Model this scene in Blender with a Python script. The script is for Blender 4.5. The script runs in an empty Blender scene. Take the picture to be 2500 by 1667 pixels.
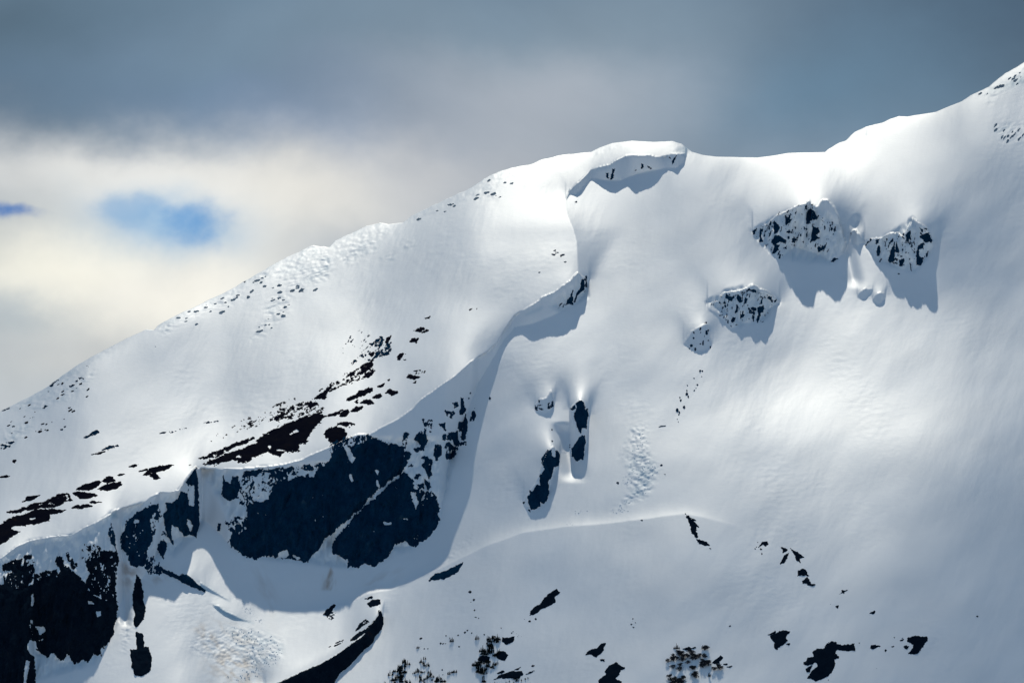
import bpy, math, random
import numpy as np

# ------------------------------------------------------------------ scene
scene = bpy.context.scene
COL = scene.collection
rad = math.radians
random.seed(7)
RNG = np.random.RandomState(11)

# ------------------------------------------------------------------ camera
PITCH = rad(8.0)
CAM_Z = 40.0
cam_d = bpy.data.cameras.new('camera'); cam = bpy.data.objects.new('camera', cam_d)
COL.objects.link(cam); scene.camera = cam
cam_d.sensor_width = 36.0; cam_d.lens = 150.0
cam_d.clip_start = 1.0; cam_d.clip_end = 60000.0
cam.location = (0, 0, CAM_Z); cam.rotation_euler = (math.pi/2 + PITCH, 0, 0)

# ------------------------------------------------------------------ sun + exposure
SUN_EL = rad(46.0); TANA = math.tan(SUN_EL)
sd = bpy.data.lights.new('sun', 'SUN'); sun = bpy.data.objects.new('sun', sd); COL.objects.link(sun)
sd.energy = 3.85; sd.angle = rad(0.5); sd.color = (1.0, 0.95, 0.82)
sun.rotation_euler = (math.pi/2 - SUN_EL, 0, math.pi)      # shines from +Y, high above, towards the camera
scene.view_settings.view_transform = 'Standard'
scene.view_settings.look = 'None'
scene.view_settings.exposure = 0.2
scene.view_settings.gamma = 1.0
scene.view_settings.use_curve_mapping = False
try:
    scene.cycles.volume_bounces = 0
    scene.cycles.max_bounces = 6
    scene.cycles.diffuse_bounces = 3
except Exception: pass

def tan_of(u, v):
    """direction slopes (x/y, z/y) of the ray through photograph position u, v"""
    x = (u - 1250.0)/1250.0*0.12; y = (833.5 - v)/1250.0*0.12
    dy = math.cos(PITCH) - y*math.sin(PITCH); dz = math.sin(PITCH) + y*math.cos(PITCH)
    return x/dy, dz/dy

# ------------------------------------------------------------------ sky
def lin(c):
    return tuple((x/255/12.92 if x/255 <= .04045 else ((x/255+.055)/1.055)**2.4) for x in c)
def build_world():
    w = bpy.data.worlds.new('World'); scene.world = w; w.use_nodes = True
    nt = w.node_tree; nt.nodes.clear(); N = nt.nodes; Lk = nt.links
    def math_n(op, a, b=None, c=None):
        n = N.new('ShaderNodeMath'); n.operation = op
        for i, q in enumerate((a, b, c)):
            if q is None: continue
            if isinstance(q, (int, float)): n.inputs[i].default_value = q
            else: Lk.new(q, n.inputs[i])
        return n.outputs[0]
    tc = N.new('ShaderNodeTexCoord'); sx = N.new('ShaderNodeSeparateXYZ'); Lk.new(tc.outputs['Generated'], sx.inputs[0])
    yy = math_n('MAXIMUM', sx.outputs[1], 0.05)
    X = math_n('DIVIDE', sx.outputs[0], yy); Z = math_n('DIVIDE', sx.outputs[2], yy)
    cb = N.new('ShaderNodeCombineXYZ'); Lk.new(X, cb.inputs[0]); Lk.new(Z, cb.inputs[2])
    def noise(scale, detail, rough, off=0.0, dist=0.0):
        m = N.new('ShaderNodeMapping'); m.inputs['Location'].default_value = (off, off*.7, off*1.3)
        m.inputs['Scale'].default_value = (1, 1, 1.35)
        Lk.new(cb.outputs[0], m.inputs[0])
        n = N.new('ShaderNodeTexNoise'); n.inputs['Scale'].default_value = scale
        n.inputs['Detail'].default_value = detail; n.inputs['Roughness'].default_value = rough
        n.inputs['Distortion'].default_value = dist
        Lk.new(m.outputs[0], n.inputs['Vector']); return n
    n1 = noise(11, 6, .55, 3.1); n2 = noise(11, 6, .55, 9.7)
    Xw = math_n('MULTIPLY_ADD', math_n('SUBTRACT', n1.outputs[0], .5), .05, X)
    Zw = math_n('MULTIPLY_ADD', math_n('SUBTRACT', n2.outputs[0], .5), .045, Z)
    # big soft gradient of the overcast: a ramp over height
    mr = N.new('ShaderNodeMapRange'); Lk.new(Zw, mr.inputs[0]); mr.inputs[1].default_value = .08; mr.inputs[2].default_value = .34
    ramp = N.new('ShaderNodeValToRGB'); Lk.new(mr.outputs[0], ramp.inputs[0])
    cr = ramp.color_ramp; cr.interpolation = 'B_SPLINE'
    cr.elements[0].position = 0; cr.elements[0].color = (*lin((196, 198, 200)), 1)
    cr.elements[1].position = 1; cr.elements[1].color = (*lin((78, 112, 146)), 1)
    for p, c in ((.22, (182, 187, 192)), (.38, (120, 140, 160)), (.54, (86, 115, 136)), (.72, (94, 122, 146))):
        e = cr.elements.new(p); e.color = (*lin(c), 1)
    col = ramp.outputs[0]
    blobs = SKY
    nf = noise(42, 5, .55, 6.6)
    Xb = math_n('MULTIPLY_ADD', math_n('SUBTRACT', n1.outputs[0], .5), .02, X); Zb = math_n('MULTIPLY_ADD', math_n('SUBTRACT', n2.outputs[0], .5), .012, Z)
    for (u, v, su, sv, rgb, a, ang) in blobs:
        if rgb[2]-rgb[0] > 90: Xw, Zw = Xb, Zb
        cx, cz = tan_of(u, v); k = 0.12/1250
        dx = math_n('SUBTRACT', Xw, cx); dz = math_n('SUBTRACT', Zw, cz)
        ca, sa = math.cos(rad(ang)), math.sin(rad(ang))
        p = math_n('ADD', math_n('MULTIPLY', dx, ca), math_n('MULTIPLY', dz, sa))
        q = math_n('SUBTRACT', math_n('MULTIPLY', dz, ca), math_n('MULTIPLY', dx, sa))
        p = math_n('DIVIDE', p, su*k); q = math_n('DIVIDE', q, sv*k)
        r2 = math_n('ADD', math_n('MULTIPLY', p, p), math_n('MULTIPLY', q, q))
        g = math_n('EXPONENT', math_n('MULTIPLY', r2, -0.5))
        if rgb[2]-rgb[0] > 90:
            gate = math_n('MULTIPLY', g, 4.0); gate.node.use_clamp = True
            g = math_n('ADD', g, math_n('MULTIPLY', math_n('SUBTRACT', nf.outputs[0], .5), 3.2))
            mrr = N.new('ShaderNodeMapRange'); mrr.interpolation_type = 'SMOOTHSTEP'; Lk.new(g, mrr.inputs[0]); mrr.inputs[1].default_value = .05; mrr.inputs[2].default_value = 1.15; g = math_n('MULTIPLY', mrr.outputs[0], gate)
        g = math_n('MULTIPLY', g, a)
        mx = N.new('ShaderNodeMix'); mx.data_type = 'RGBA'
        Lk.new(g, mx.inputs[0]); Lk.new(col, mx.inputs[6]); mx.inputs[7].default_value = (*lin(rgb), 1)
        col = mx.outputs[2]
    # fine billow
    n3 = noise(10, 6, .55, 1.3, .3)
    bil = math_n('MULTIPLY_ADD', math_n('SUBTRACT', n3.outputs[0], .5), .85, 1.0)
    vm = N.new('ShaderNodeVectorMath'); vm.operation = 'SCALE'; Lk.new(col, vm.inputs[0]); Lk.new(bil, vm.inputs[3])
    bg = N.new('ShaderNodeBackground'); Lk.new(vm.outputs[0], bg.inputs[0]); bg.inputs[1].default_value = SKY_GAIN
    st = N.new('ShaderNodeTexSky'); st.sky_type = 'NISHITA'; st.sun_disc = False
    st.sun_elevation = SUN_EL; st.sun_rotation = 0.0
    bg2 = N.new('ShaderNodeBackground'); Lk.new(st.outputs[0], bg2.inputs[0]); bg2.inputs[1].default_value = 0.08
    mix = N.new('ShaderNodeMixShader'); mix.inputs[0].default_value = 0.9
    Lk.new(bg2.outputs[0], mix.inputs[1]); Lk.new(bg.outputs[0], mix.inputs[2])
    out = N.new('ShaderNodeOutputWorld'); Lk.new(mix.outputs[0], out.inputs[0])
SKY_GAIN = 0.90
# soft patches of the cloud cover: u, v, half-widths, colour, strength, tilt
SKY = [
    (1250, 260, 420, 160, (184, 188, 194), .8, 8),
    (1500, 60, 400, 90, (104, 129, 146), .6, 0),
    (2450, 60, 420, 200, (30, 62, 86), 1.0, 0),
    (2050, 230, 300, 130, (78, 112, 136), .85, 10),
    (420, 240, 420, 90, (84, 112, 142), .85, -4),
    (60, 290, 230, 110, (54, 84, 110), .95, 0),
    (820, 380, 200, 70, (124, 144, 172), .7, -15),
    (60, 60, 260, 120, (58, 86, 104), .9, 0),
    (700, 130, 330, 60, (98, 124, 143), .6, 10),
    (1080, 430, 240, 60, (188, 190, 194), .7, 0),
    (330, 430, 360, 65, (228, 226, 220), .95, -6),
    (640, 500, 280, 80, (238, 234, 224), .95, 0),
    (110, 620, 220, 90, (246, 242, 224), .95, 5),
    (380, 680, 240, 100, (244, 240, 228), 1.0, 0),
    (10, 730, 100, 45, (160, 172, 180), .7, 0),
    (40, 900, 130, 60, (182, 188, 190), .7, 0),
    (200, 860, 120, 50, (204, 204, 200), .6, 0),
    (385, 515, 145, 46, (132, 174, 208), .85, -8),
    (478, 536, 56, 38, (70, 140, 200), .85, 0), (300, 500, 60, 26, (108, 158, 202), .6, 0),
    (25, 503, 80, 17, (16, 100, 178), 1.0, -4),
]
build_world()

# ------------------------------------------------------------------ helpers
def tag(o, label=None, cat=None, group=None, kind=None):
    if label: o['label'] = label
    if cat: o['category'] = cat
    if group: o['group'] = group
    if kind: o['kind'] = kind
    return o
_G = RNG.rand(256, 256)*2*math.pi
_GX, _GY = np.cos(_G), np.sin(_G)
def perlin(x, y):
    xi = np.floor(x).astype(np.int64); yi = np.floor(y).astype(np.int64)
    xf = x - xi; yf = y - yi
    a = xf*xf*xf*(xf*(xf*6-15)+10); b = yf*yf*yf*(yf*(yf*6-15)+10)
    def g(i, j, fx, fy):
        ii = (xi+i) & 255; jj = (yi+j) & 255
        return _GX[ii, jj]*fx + _GY[ii, jj]*fy
    n00 = g(0, 0, xf, yf); n10 = g(1, 0, xf-1, yf); n01 = g(0, 1, xf, yf-1); n11 = g(1, 1, xf-1, yf-1)
    return ((n00*(1-a)+n10*a)*(1-b) + (n01*(1-a)+n11*a)*b)*1.5
def fbm(u, v, lam, octs=4, ang=0.0, stretch=1.0, gain=.5, off=0.0):
    """noise; lam = longest wavelength in photo pixels; stretched along direction ang (deg, counter-clockwise)"""
    ca, sa = math.cos(rad(ang)), math.sin(rad(ang))
    p = (u*ca - v*sa)/stretch; q = (u*sa + v*ca)
    s = 0; a = 1.0; t = 0
    for k in range(octs):
        f = 2.0**k/lam
        s = s + a*perlin(p*f+off+17.3*k, q*f+off*1.7+5.1*k); t += a; a *= gain
    return s/t*1.35
def smooth(x): x = np.clip(x, 0, 1); return x*x*(3-2*x)
def pts(s): return [tuple(float(c) for c in p.split(',')) for p in s.split()]
# origins and scales of the survey sheets the outlines were measured on
SH = {0: (0, 0, 1.0), 'F': (0, 0, .9408), 1: (0, 1100, 3.92), 2: (0, 1300, 4.272), 3: (450, 900, 4.704), 4: (450, 1100, 3.36),
      5: (500, 1350, 4.704), 6: (900, 900, 4.48), 7: (1250, 900, 3.92), 8: (1600, 650, 3.92), 9: (1800, 450, 4.276),
      10: (1350, 320, 3.647), 11: (1150, 600, 5.226), 12: (1950, 120, 3.92), 13: (900, 1400, 3.92), 14: (1400, 1400, 3.92),
      15: (1900, 1400, 3.92), 16: (1600, 1200, 3.92), 17: (0, 700, 3.92), 18: (500, 500, 3.618), 19: (750, 700, 4.48), 20: (900, 320, 3.36)}
def P(z, s):
    ox, oy, k = SH[z]
    return np.array([(ox + x/k, oy + y/k) for x, y in pts(s)])
def EL(z, x, y, rx, ry, ang=0):
    ox, oy, k = SH[z]; r = []
    for i in range(8):
        t = i*math.pi/4; a = rx*math.cos(t); b = ry*math.sin(t); c, s = math.cos(rad(ang)), math.sin(rad(ang))
        r.append((ox + (x + a*c + b*s)/k, oy + (y - a*s + b*c)/k))
    return np.array(r)
def sdist(poly, u, v):
    """signed distance to a polygon, positive inside"""
    d2 = np.full(u.shape, 1e12); ins = np.zeros(u.shape, bool); n = len(poly)
    for i in range(n):
        x0, y0 = poly[i]; x1, y1 = poly[(i+1) % n]
        ex, ey = x1-x0, y1-y0; L2 = ex*ex+ey*ey+1e-9
        t = np.clip(((u-x0)*ex+(v-y0)*ey)/L2, 0, 1)
        d2 = np.minimum(d2, (u-x0-t*ex)**2+(v-y0-t*ey)**2)
        c = ((y0 > v) != (y1 > v))
        with np.errstate(divide='ignore', invalid='ignore'):
            xc = (x1-x0)*(v-y0)/((y1-y0) if y1 != y0 else 1e-9)+x0
        ins ^= (c & (u < xc))
    d = np.sqrt(d2)
    return np.where(ins, d, -d)

# ------------------------------------------------------------------ the shape of the mountain
U0, U1, V0, V1, ST = -360.0, 2860.0, -140.0, 1960.0, 2.0
ug = np.arange(U0, U1+.1, ST); vg = np.arange(V0, V1+.1, ST)
UG, VG = np.meshgrid(ug, vg)                       # rows = v, downwards
def prof(p, ends=True):
    p = np.array(sorted(p, key=lambda q: q[0])); return p
def interp(p, u): return np.interp(u, p[:, 0], p[:, 1])

SKYLINE = prof(list(map(tuple, [(-400, 1190), (-200, 1092), (0, 1003), (23, 993), (61, 974), (115, 945), (158, 912), (189, 891), (224, 870), (270, 847),
    (311, 825), (355, 805), (376, 805), (385, 794), (418, 776), (454, 759), (497, 738), (552, 713), (594, 688), (638, 663), (680, 638),
    (699, 629), (729, 616), (749, 604), (765, 598), (787, 602), (803, 604), (818, 588), (845, 574), (868, 565), (887, 555), (928, 543),
    (948, 547), (984, 544), (1004, 528), (1034, 513), (1061, 499), (1090, 487), (1120, 472), (1153, 457), (1177, 439), (1215, 420),
    (1242, 412), (1290, 403), (1323, 390), (1364, 380), (1406, 375), (1442, 372), (1465, 360), (1495, 350), (1543, 344), (1599, 347),
    (1643, 345), (1665, 352), (1676, 361), (1690, 371), (1717, 379), (1750, 383), (1850, 385), (1890, 380), (1924, 374), (1950, 373),
    (2014, 372), (2021, 365), (2044, 351), (2065, 343), (2085, 324), (2113, 310), (2154, 300), (2174, 290), (2195, 284), (2215, 285),
    (2284, 274), (2317, 260), (2348, 248), (2368, 235), (2412, 213), (2453, 181), (2483, 163), (2500, 152), (2650, 60), (2900, -60)])))
def skyline(u):
    s = interp(SKYLINE, u)
    rough = np.interp(u, [0, 300, 420, 640, 700, 900, 960, 1000, 1200, 1300, 1400, 1480, 1600, 1650, 1690, 1720, 2000, 2020, 2120, 2200, 2300, 2400, 2500],
                      [1.5, 1.2, 2.2, 1.6, 2.2, 2.4, .4, 2.2, 2.6, 1.5, 1.2, .5, .3, 2, 1.0, .2, .2, 1.3, 1.3, .8, .2, 1.5, 2])
    return s + rough*fbm(u, np.zeros_like(u), 26, 4, off=3.3)

# steepness of the underlying slope (tangent): control points u, v, tangent
CTRL = [(-200, 1000, .52), (300, 950, .57), (600, 900, .58), (900, 700, .57), (1100, 650, .54), (1000, 850, .53), (1200, 450, .49), (1300, 600, .51),
        (1500, 360, .44), (1500, 600, .535), (1750, 600, .60), (1850, 420, .49), (2050, 400, .46), (2250, 330, .48), (2450, 280, .50), (2450, 420, .62),
        (2350, 600, .64), (2150, 450, .54), (1950, 480, .50), (1950, 850, .56), (1950, 980, .45), (2250, 1020, .46), (1210, 1050, .61), (1200, 1210, .59), (1270, 940, .60), (2300, 900, .50), (1600, 950, .54), (1700, 1150, .50), (2200, 1150, .54), (1450, 1150, .50),
        (1300, 1000, .56), (1350, 1330, .50), (1000, 1450, .47), (1700, 1300, .52), (2000, 1400, .50), (2400, 1400, .52), (1300, 1600, .48), (2000, 1620, .48),
        (700, 1430, .56), (700, 1520, .40), (600, 1640, .46), (350, 1600, .52), (900, 1600, .44), (150, 1650, .56), (100, 1300, .5), (500, 1200, .5), (2700, 600, .6), (-300, 1700, .5), (2700, 1600, .5)]
def base_slope():
    num = np.zeros_like(UG); den = np.zeros_like(UG)
    for (a, b, s) in CTRL:
        r2 = (UG-a)**2 + (1.5*(VG-b))**2
        w = 1/(r2+70**2)**1.7
        num += w*s; den += w
    return num/den
S0 = base_slope()*1.18+.083
TE = tan_of(UG, VG)[1]
gL = np.empty_like(TE)
dte = np.zeros_like(TE); dte[:-1] = TE[:-1]-TE[1:]; dte[-1] = dte[-2]
gL = dte/(np.maximum(S0, TE+.10)-TE)
LB = np.cumsum(gL[::-1], axis=0)[::-1]             # log distance, growing uphill
D_BOTTOM = 3900.0
L = LB + math.log(D_BOTTOM)
L += -.02*((UG-1250)/1500)                         # the right side of the range comes nearer
L += .012*np.exp(-((UG-900)/420.0)**2)
L += .0018*fbm(UG, VG, 420, 2, ang=-20, stretch=1.3, off=8.1) + .0004*fbm(UG, VG, 120, 2, ang=40, stretch=1.6, off=2.2)

# the range rounds off towards the skyline
def _blur1(a, s):
    r = int(3*s)+1; k = np.exp(-.5*(np.arange(-r, r+1)/s)**2); k /= k.sum()
    return np.convolve(np.pad(a, r, mode='edge'), k, mode='valid')
W = np.clip(VG - _blur1(interp(SKYLINE, ug), 14)[None, :], 0, None)
L += .0016*np.exp(-W/14.0) + .0016*np.exp(-W/60.0)
# sharp snow edge running down from the summit to the nose of the middle ridge
EDGE = np.array([(345, 1350), (440, 1388), (480, 1382), (500, 1378), (530, 1387), (560, 1400), (590, 1408), (640, 1411), (664, 1412), (760, 1380)], float)
du_ = UG - np.interp(VG, EDGE[:, 0], EDGE[:, 1])
L -= .0042*smooth((VG-455)/110)*smooth((760-VG)/150)*np.where(du_ > 0, np.exp(-np.abs(du_)/55.0), np.exp(-np.abs(du_)/150.0))
# cliff bands: crest line, foot of the cliff, and where its shadow ends on the slope below
def band(crest, foot, shade, ell=200, spread=1.0, rough=0.0, wall=1.0):
    c = prof(crest); f = prof(foot); s = prof(shade)
    return dict(c=c, f=f, s=s, ell=ell, spread=spread, rough=rough, wall=wall)
def lst(a): return [tuple(x) for x in a]
BANDS = []
main_crest = [(-400, 1620), (-100, 1440)] + lst(P(1, '0,1025 90,960 150,915 280,860 500,818 680,810 800,735 930,675 1060,605 1090,565 1180,548 1380,500 1440,440 1500,410 1620,395 1720,375 1765,290 1830,200 1872,150 1890,165 1940,172 2060,180')) \
    + lst(P(3, '480,1144 700,1138 950,1120 1150,1092 1350,1040 1450,985 1600,925 1720,870 1880,790 2000,745')) \
    + [(900, 1061), (922, 1047), (974, 1020), (1007, 996), (1025, 975), (1056, 954), (1085, 933), (1123, 909), (1150, 882), (1192, 858), (1217, 833), (1230, 810),
       (1257, 770), (1284, 753), (1315, 734), (1322, 725), (1353, 713), (1372, 698), (1397, 681), (1401, 674), (1411, 664), (1424, 677), (1437, 684)]
main_foot = [(-400, 1900), (0, 1820), (60, 1700), (84, 1590), (154, 1616), (246, 1600), (268, 1557), (285, 1500), (300, 1450), (330, 1440), (360, 1390), (400, 1330), (440, 1310), (470, 1312), (482, 1285), (490, 1270), (505, 1272), (545, 1310),
             (557, 1326), (599, 1356), (658, 1359), (748, 1369), (780, 1345), (813, 1330), (819, 1345), (849, 1383), (914, 1380), (965, 1335), (1003, 1332), (1045, 1305), (1072, 1273), (1085, 1204), (1100, 1110),
             (1130, 1030), (1165, 940), (1200, 880), (1230, 830), (1257, 798), (1300, 790), (1350, 770), (1400, 745), (1425, 720), (1437, 686)]
main_shade = [(-400, 2000), (0, 1900), (60, 1760), (100, 1700), (276, 1672), (300, 1500), (340, 1480), (384, 1494), (389, 1450), (403, 1464), (452, 1494), (480, 1455), (487, 1430), (490, 1300), (495, 1293), (512, 1314), (527, 1362), (548, 1398), (569, 1430), (593, 1460), (623, 1481),
              (658, 1489), (703, 1490), (762, 1487), (807, 1481), (852, 1473), (876, 1457), (896, 1447), (956, 1436), (1007, 1417), (1051, 1395), (1084, 1368), (1102, 1335), (1114, 1293), (1132, 1249), (1154, 1190), (1161, 1123), (1165, 1056), (1180, 980), (1200, 915),
              (1213, 898), (1225, 850), (1238, 822), (1257, 812), (1265, 808), (1292, 835), (1305, 841), (1316, 834), (1330, 831), (1380, 826), (1391, 814), (1406, 812), (1410, 784), (1418, 772), (1432, 770), (1434, 724), (1438, 690)]
BANDS.append(band(main_crest, main_foot, main_shade, ell=430, spread=1.0, rough=1.4))
BANDS.append(band(P(10, '110,615 150,520 240,440 330,350 400,322 500,300 560,260 650,212 760,220 850,212 920,232 1000,230 1050,200 1180,200 1188,205'),
                  P(10, '110,625 150,560 210,560 290,480 340,420 480,440 600,440 740,380 900,350 1000,330 1100,330 1170,270 1188,210'),
                  P(10, '110,630 150,570 210,600 250,580 290,510 340,440 400,490 490,555 560,570 600,530 655,495 690,540 740,590 790,595 850,550 920,480 1000,350 1050,370 1110,410 1130,350 1180,310 1188,215'), ell=260, rough=1.0))
BANDS.append(band(P(9, '155,490 240,450 330,400 400,330 500,290 600,230 720,190 745,175 790,215 840,240 870,190 900,160 950,160 1010,240 1060,340 1090,450 1120,600 1142,640'),
                  P(9, '155,520 200,580 350,740 450,770 600,650 850,730 1000,820 1100,720 1142,650'),
                  P(9, '155,530 240,640 330,800 345,790 385,830 430,940 480,1060 540,1170 600,1250 650,1290 710,1295 712,1190 780,1160 800,1120 850,1180 920,1270 970,1265 1020,1180 1060,1130 1100,1110 1135,1040 1142,660'), ell=190, rough=5))
BANDS.append(band(P(9, '1165,640 1185,500 1225,470 1270,520 1325,600'), P(9, '1165,645 1200,600 1250,640 1325,605'), P(9, '1165,650 1200,660 1235,800 1260,872 1275,720 1325,610'), ell=90, rough=1))
BANDS.append(band(P(9, '1330,600 1400,570 1500,560 1600,510 1680,500 1740,560 1780,470 1830,360 1900,400 1980,450 2030,560 2042,640'),
                  P(9, '1330,640 1480,800 1600,820 1700,880 1810,900 1900,860 2000,700 2042,645'),
                  P(9, '1330,645 1390,800 1440,970 1460,1010 1470,940 1500,1030 1540,1140 1560,1230 1640,1300 1740,1350 1810,1395 1860,1320 1900,1370 1940,1395 2000,1360 2055,1340 2085,1200 2088,1000 2095,660'), ell=170, rough=5))
BANDS.append(band(P(9, '1255,1140 1290,1110 1330,1085 1400,1090 1412,1110'), P(9, '1255,1180 1300,1200 1340,1180 1412,1112'), P(9, '1255,1185 1300,1222 1340,1215 1360,1170 1400,1150 1412,1115'), ell=50, rough=1))
BANDS.append(band(P(9, '1415,1200 1450,1140 1500,1125 1545,1140'), P(9, '1415,1220 1460,1250 1500,1240 1545,1180'), P(9, '1415,1230 1440,1290 1500,1290 1530,1270 1545,1190'), ell=50, rough=1))
BANDS.append(band(P(8, '500,350 600,330 650,250 760,240 870,210 930,170 1000,210 1060,230 1150,300 1185,340'),
                  P(8, '500,420 600,480 720,600 860,540 970,540 1100,400 1185,345'),
                  P(8, '500,430 640,560 700,620 740,690 770,745 850,730 880,640 910,700 960,740 1010,760 1050,690 1070,650 1115,660 1140,560 1170,440 1188,350'), ell=130, rough=4))
BANDS.append(band(P(8, '270,740 340,620 450,560 500,540 540,740'), P(8, '270,750 340,780 400,810 480,800 540,760'), P(8, '270,755 340,800 400,845 480,830 540,770'), ell=90, rough=2))
BANDS.append(band(P(7, '550,385 610,315 660,300 690,320 720,400 736,440'), P(7, '550,770 600,860 640,880 680,860 715,720 736,450'), P(7, '545,770 570,890 620,970 695,975 700,910 735,870 742,500 744,450'), ell=70, rough=2, wall=.8))
BANDS.append(band(P(7, '110,1270 160,1180 220,1100 265,1000 290,900 340,780 400,740 430,770 456,812'), P(7, '110,1300 160,1335 220,1350 270,1310 340,1250 355,1150 390,1030 440,930 456,850'),
                  P(7, '110,1320 180,1390 240,1425 280,1400 330,1370 340,1320 380,1260 415,1200 440,1100 462,1000 468,870'), ell=70, rough=2, wall=.8))
BANDS.append(band(P(7, '220,370 260,290 330,280 380,200 402,320'), P(7, '220,400 290,430 380,400 402,340'), P(7, '225,420 240,470 290,520 380,550 410,520 414,440'), ell=70, rough=1))
# rib with the long dark wall at the bottom, its far side hidden
rib_top = P(5, '700,1570 830,1491 1000,1410 1300,1280 1480,1180 1640,1070 1800,960 1900,830 1990,700 2010,650 2050,690')
rib_bot = P(5, '700,1900 1000,1750 1300,1600 1480,1491 1550,1380 1690,1270 1760,1180 1850,1090 1930,1030 1950,960 2030,870 2055,760')
BANDS.append(band(rib_top, rib_bot, [(a, b+8) for a, b in rib_bot], ell=60, rough=1.5, wall=1.1))
# small crag line in the lower left
BANDS.append(band(P(2, '1680,385 1770,405 1870,462 1900,425 1990,465 2040,515 2136,595'), P(2, '1680,395 1770,425 1870,490 1900,500 1990,530 2040,565 2136,612'),
                  P(2, '1680,400 1750,730 1850,800 1930,830 2010,770 2060,680 2136,620'), ell=60, rough=1))
BANDS.append(band(P(5, '-50,330 60,400 150,460 250,520 290,550'), P(5, '-50,380 60,450 150,485 250,535 290,552'), P(5, '-50,385 60,455 150,490 250,540 290,554'), ell=25))
BANDS.append(band(P(5, '90,590 160,600 230,660 330,700 450,765 520,780'), P(5, '90,600 160,660 230,710 330,760 450,778 520,784'), P(5, '90,605 160,670 230,720 330,768 450,782 520,786'), ell=22))

def gblur(a, s):
    r = int(3*s)+1; k = np.exp(-.5*(np.arange(-r, r+1)/s)**2); k /= k.sum()
    return np.convolve(np.pad(a, r, mode='edge'), k, mode='valid')
def apply_bands(L):
    tot = np.zeros_like(L)
    nu = len(ug)
    for bi, b in enumerate(BANDS):
        lo, hi = b['c'][0, 0], b['c'][-1, 0]
        inb = (ug >= lo) & (ug <= hi)
        if not inb.any(): continue
        jag = b['rough']*fbm(ug, ug*0+bi*31.0, 18, 4, gain=.65, off=bi*3.7)
        vt = interp(b['c'], ug) + jag*.5
        vb = np.maximum(interp(b['f'], ug), vt+2)
        vs = np.maximum(interp(b['s'], ug) + jag*2.2, vb)
        iu = np.arange(nu)
        def samp(v): 
            f = np.clip((v-V0)/ST, 0, len(vg)-1.001); i = f.astype(int); w = f-i
            return L[i, iu]*(1-w)+L[i+1, iu]*w
        te_t = tan_of(ug, vt)[1]; te_s = tan_of(ug, vs)[1]
        Ls = samp(vs); Lt = samp(vt); Lb = samp(vb)
        Le = Ls + np.log((TANA-te_s)/(TANA-te_t))        # crest distance that throws the shadow exactly to its end
        dl = np.maximum(Lt-Le, 0)
        # keep the face no steeper than almost vertical
        dl = np.minimum(dl, (Lt-Lb)*.97*b['wall'])
        dl = gblur(np.where(inb, np.maximum(dl, 0), 0), 1.5)*inb
        a = np.zeros(nu); row0 = int((vt[inb].min()-V0)/ST)-int(5*b['ell']/ST); row0 = max(row0, 0)
        row1 = min(int((vb[inb].max()-V0)/ST)+2, len(vg)-1)
        dec = math.exp(-ST/b['ell'])
        out = np.zeros_like(L)
        for r in range(row1, row0-1, -1):
            v = vg[r]
            face = inb & (v >= vt) & (v <= vb)
            above = inb & (v < vt)
            p = np.clip((vb-v)/np.maximum(vb-vt, 1), 0, 1)
            prof_ = dl*(p**.9)
            k = .30*b['spread']
            lap = np.zeros(nu); lap[1:-1] = a[2:]+a[:-2]-2*a[1:-1]
            if (row1-r) % 3 == 0:
                aw = gblur(a, 3.6*b['spread'])
                a2 = np.where(v < vt, aw, a)
            else: a2 = a + np.where(v < vt, k*lap, 0)
            a2 = a2*dec
            a = np.clip(a2, a-2.0e-4, a+8e-5)
            a = np.where(face, prof_, a)
            a = np.where(inb & (v > vb), 0, a)
            out[r] = a
        # let the snow above and beside the crest merge smoothly; the face and the shaded hollow stay as they are
        c0 = max(int((lo-260-U0)/ST), 0); c1 = min(int((hi+260-U0)/ST)+1, nu)
        r0 = max(int((vt[inb].min()-420-V0)/ST), 0); r1 = min(int((vs[inb].max()+60-V0)/ST)+1, len(vg))
        sl = (slice(r0, r1), slice(c0, c1)); o_ = out[sl]; V_ = VG[sl]
        act = inb[None, c0:c1] & (dl[None, c0:c1] > 1e-5); vt_ = vt[None, c0:c1]
        out_d = np.maximum(np.maximum(lo-ug, ug-hi), 0)[None, c0:c1]
        free = V_ < vt_; o0_ = o_.copy()
        tm = np.where(out_d > 0, smooth((vt_-V_)/(60+1.2*out_d)), 1.0)
        crest = act & (V_ >= vt_) & (V_ < vt_+ST)
        kw_ = np.where(crest, 4.0, np.where(free, 1.0, np.where(o_ < 1e-6, .6, 0.0)))
        fy = np.fft.fftfreq(2*o_.shape[0])[:, None]; fx = np.fft.rfftfreq(2*o_.shape[1])[None, :]
        K = np.exp(-2*(math.pi*(8.0 if b['ell'] > 100 else 4.0))**2*(fx*fx+fy*fy))
        def bl(a):
            p = np.concatenate([a, a[::-1]], 0); p = np.concatenate([p, p[:, ::-1]], 1)
            return np.fft.irfft2(np.fft.rfft2(p)*K, s=p.shape)[:a.shape[0], :a.shape[1]]
        den = bl(kw_)+1e-4
        for _ in range(14):
            o_ = np.where(free, o0_*(1-tm)+tm*bl(o_*kw_)/den, o_)
        out[sl] = o_
        tot += out
    return L - tot
L = apply_bands(L)

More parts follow.
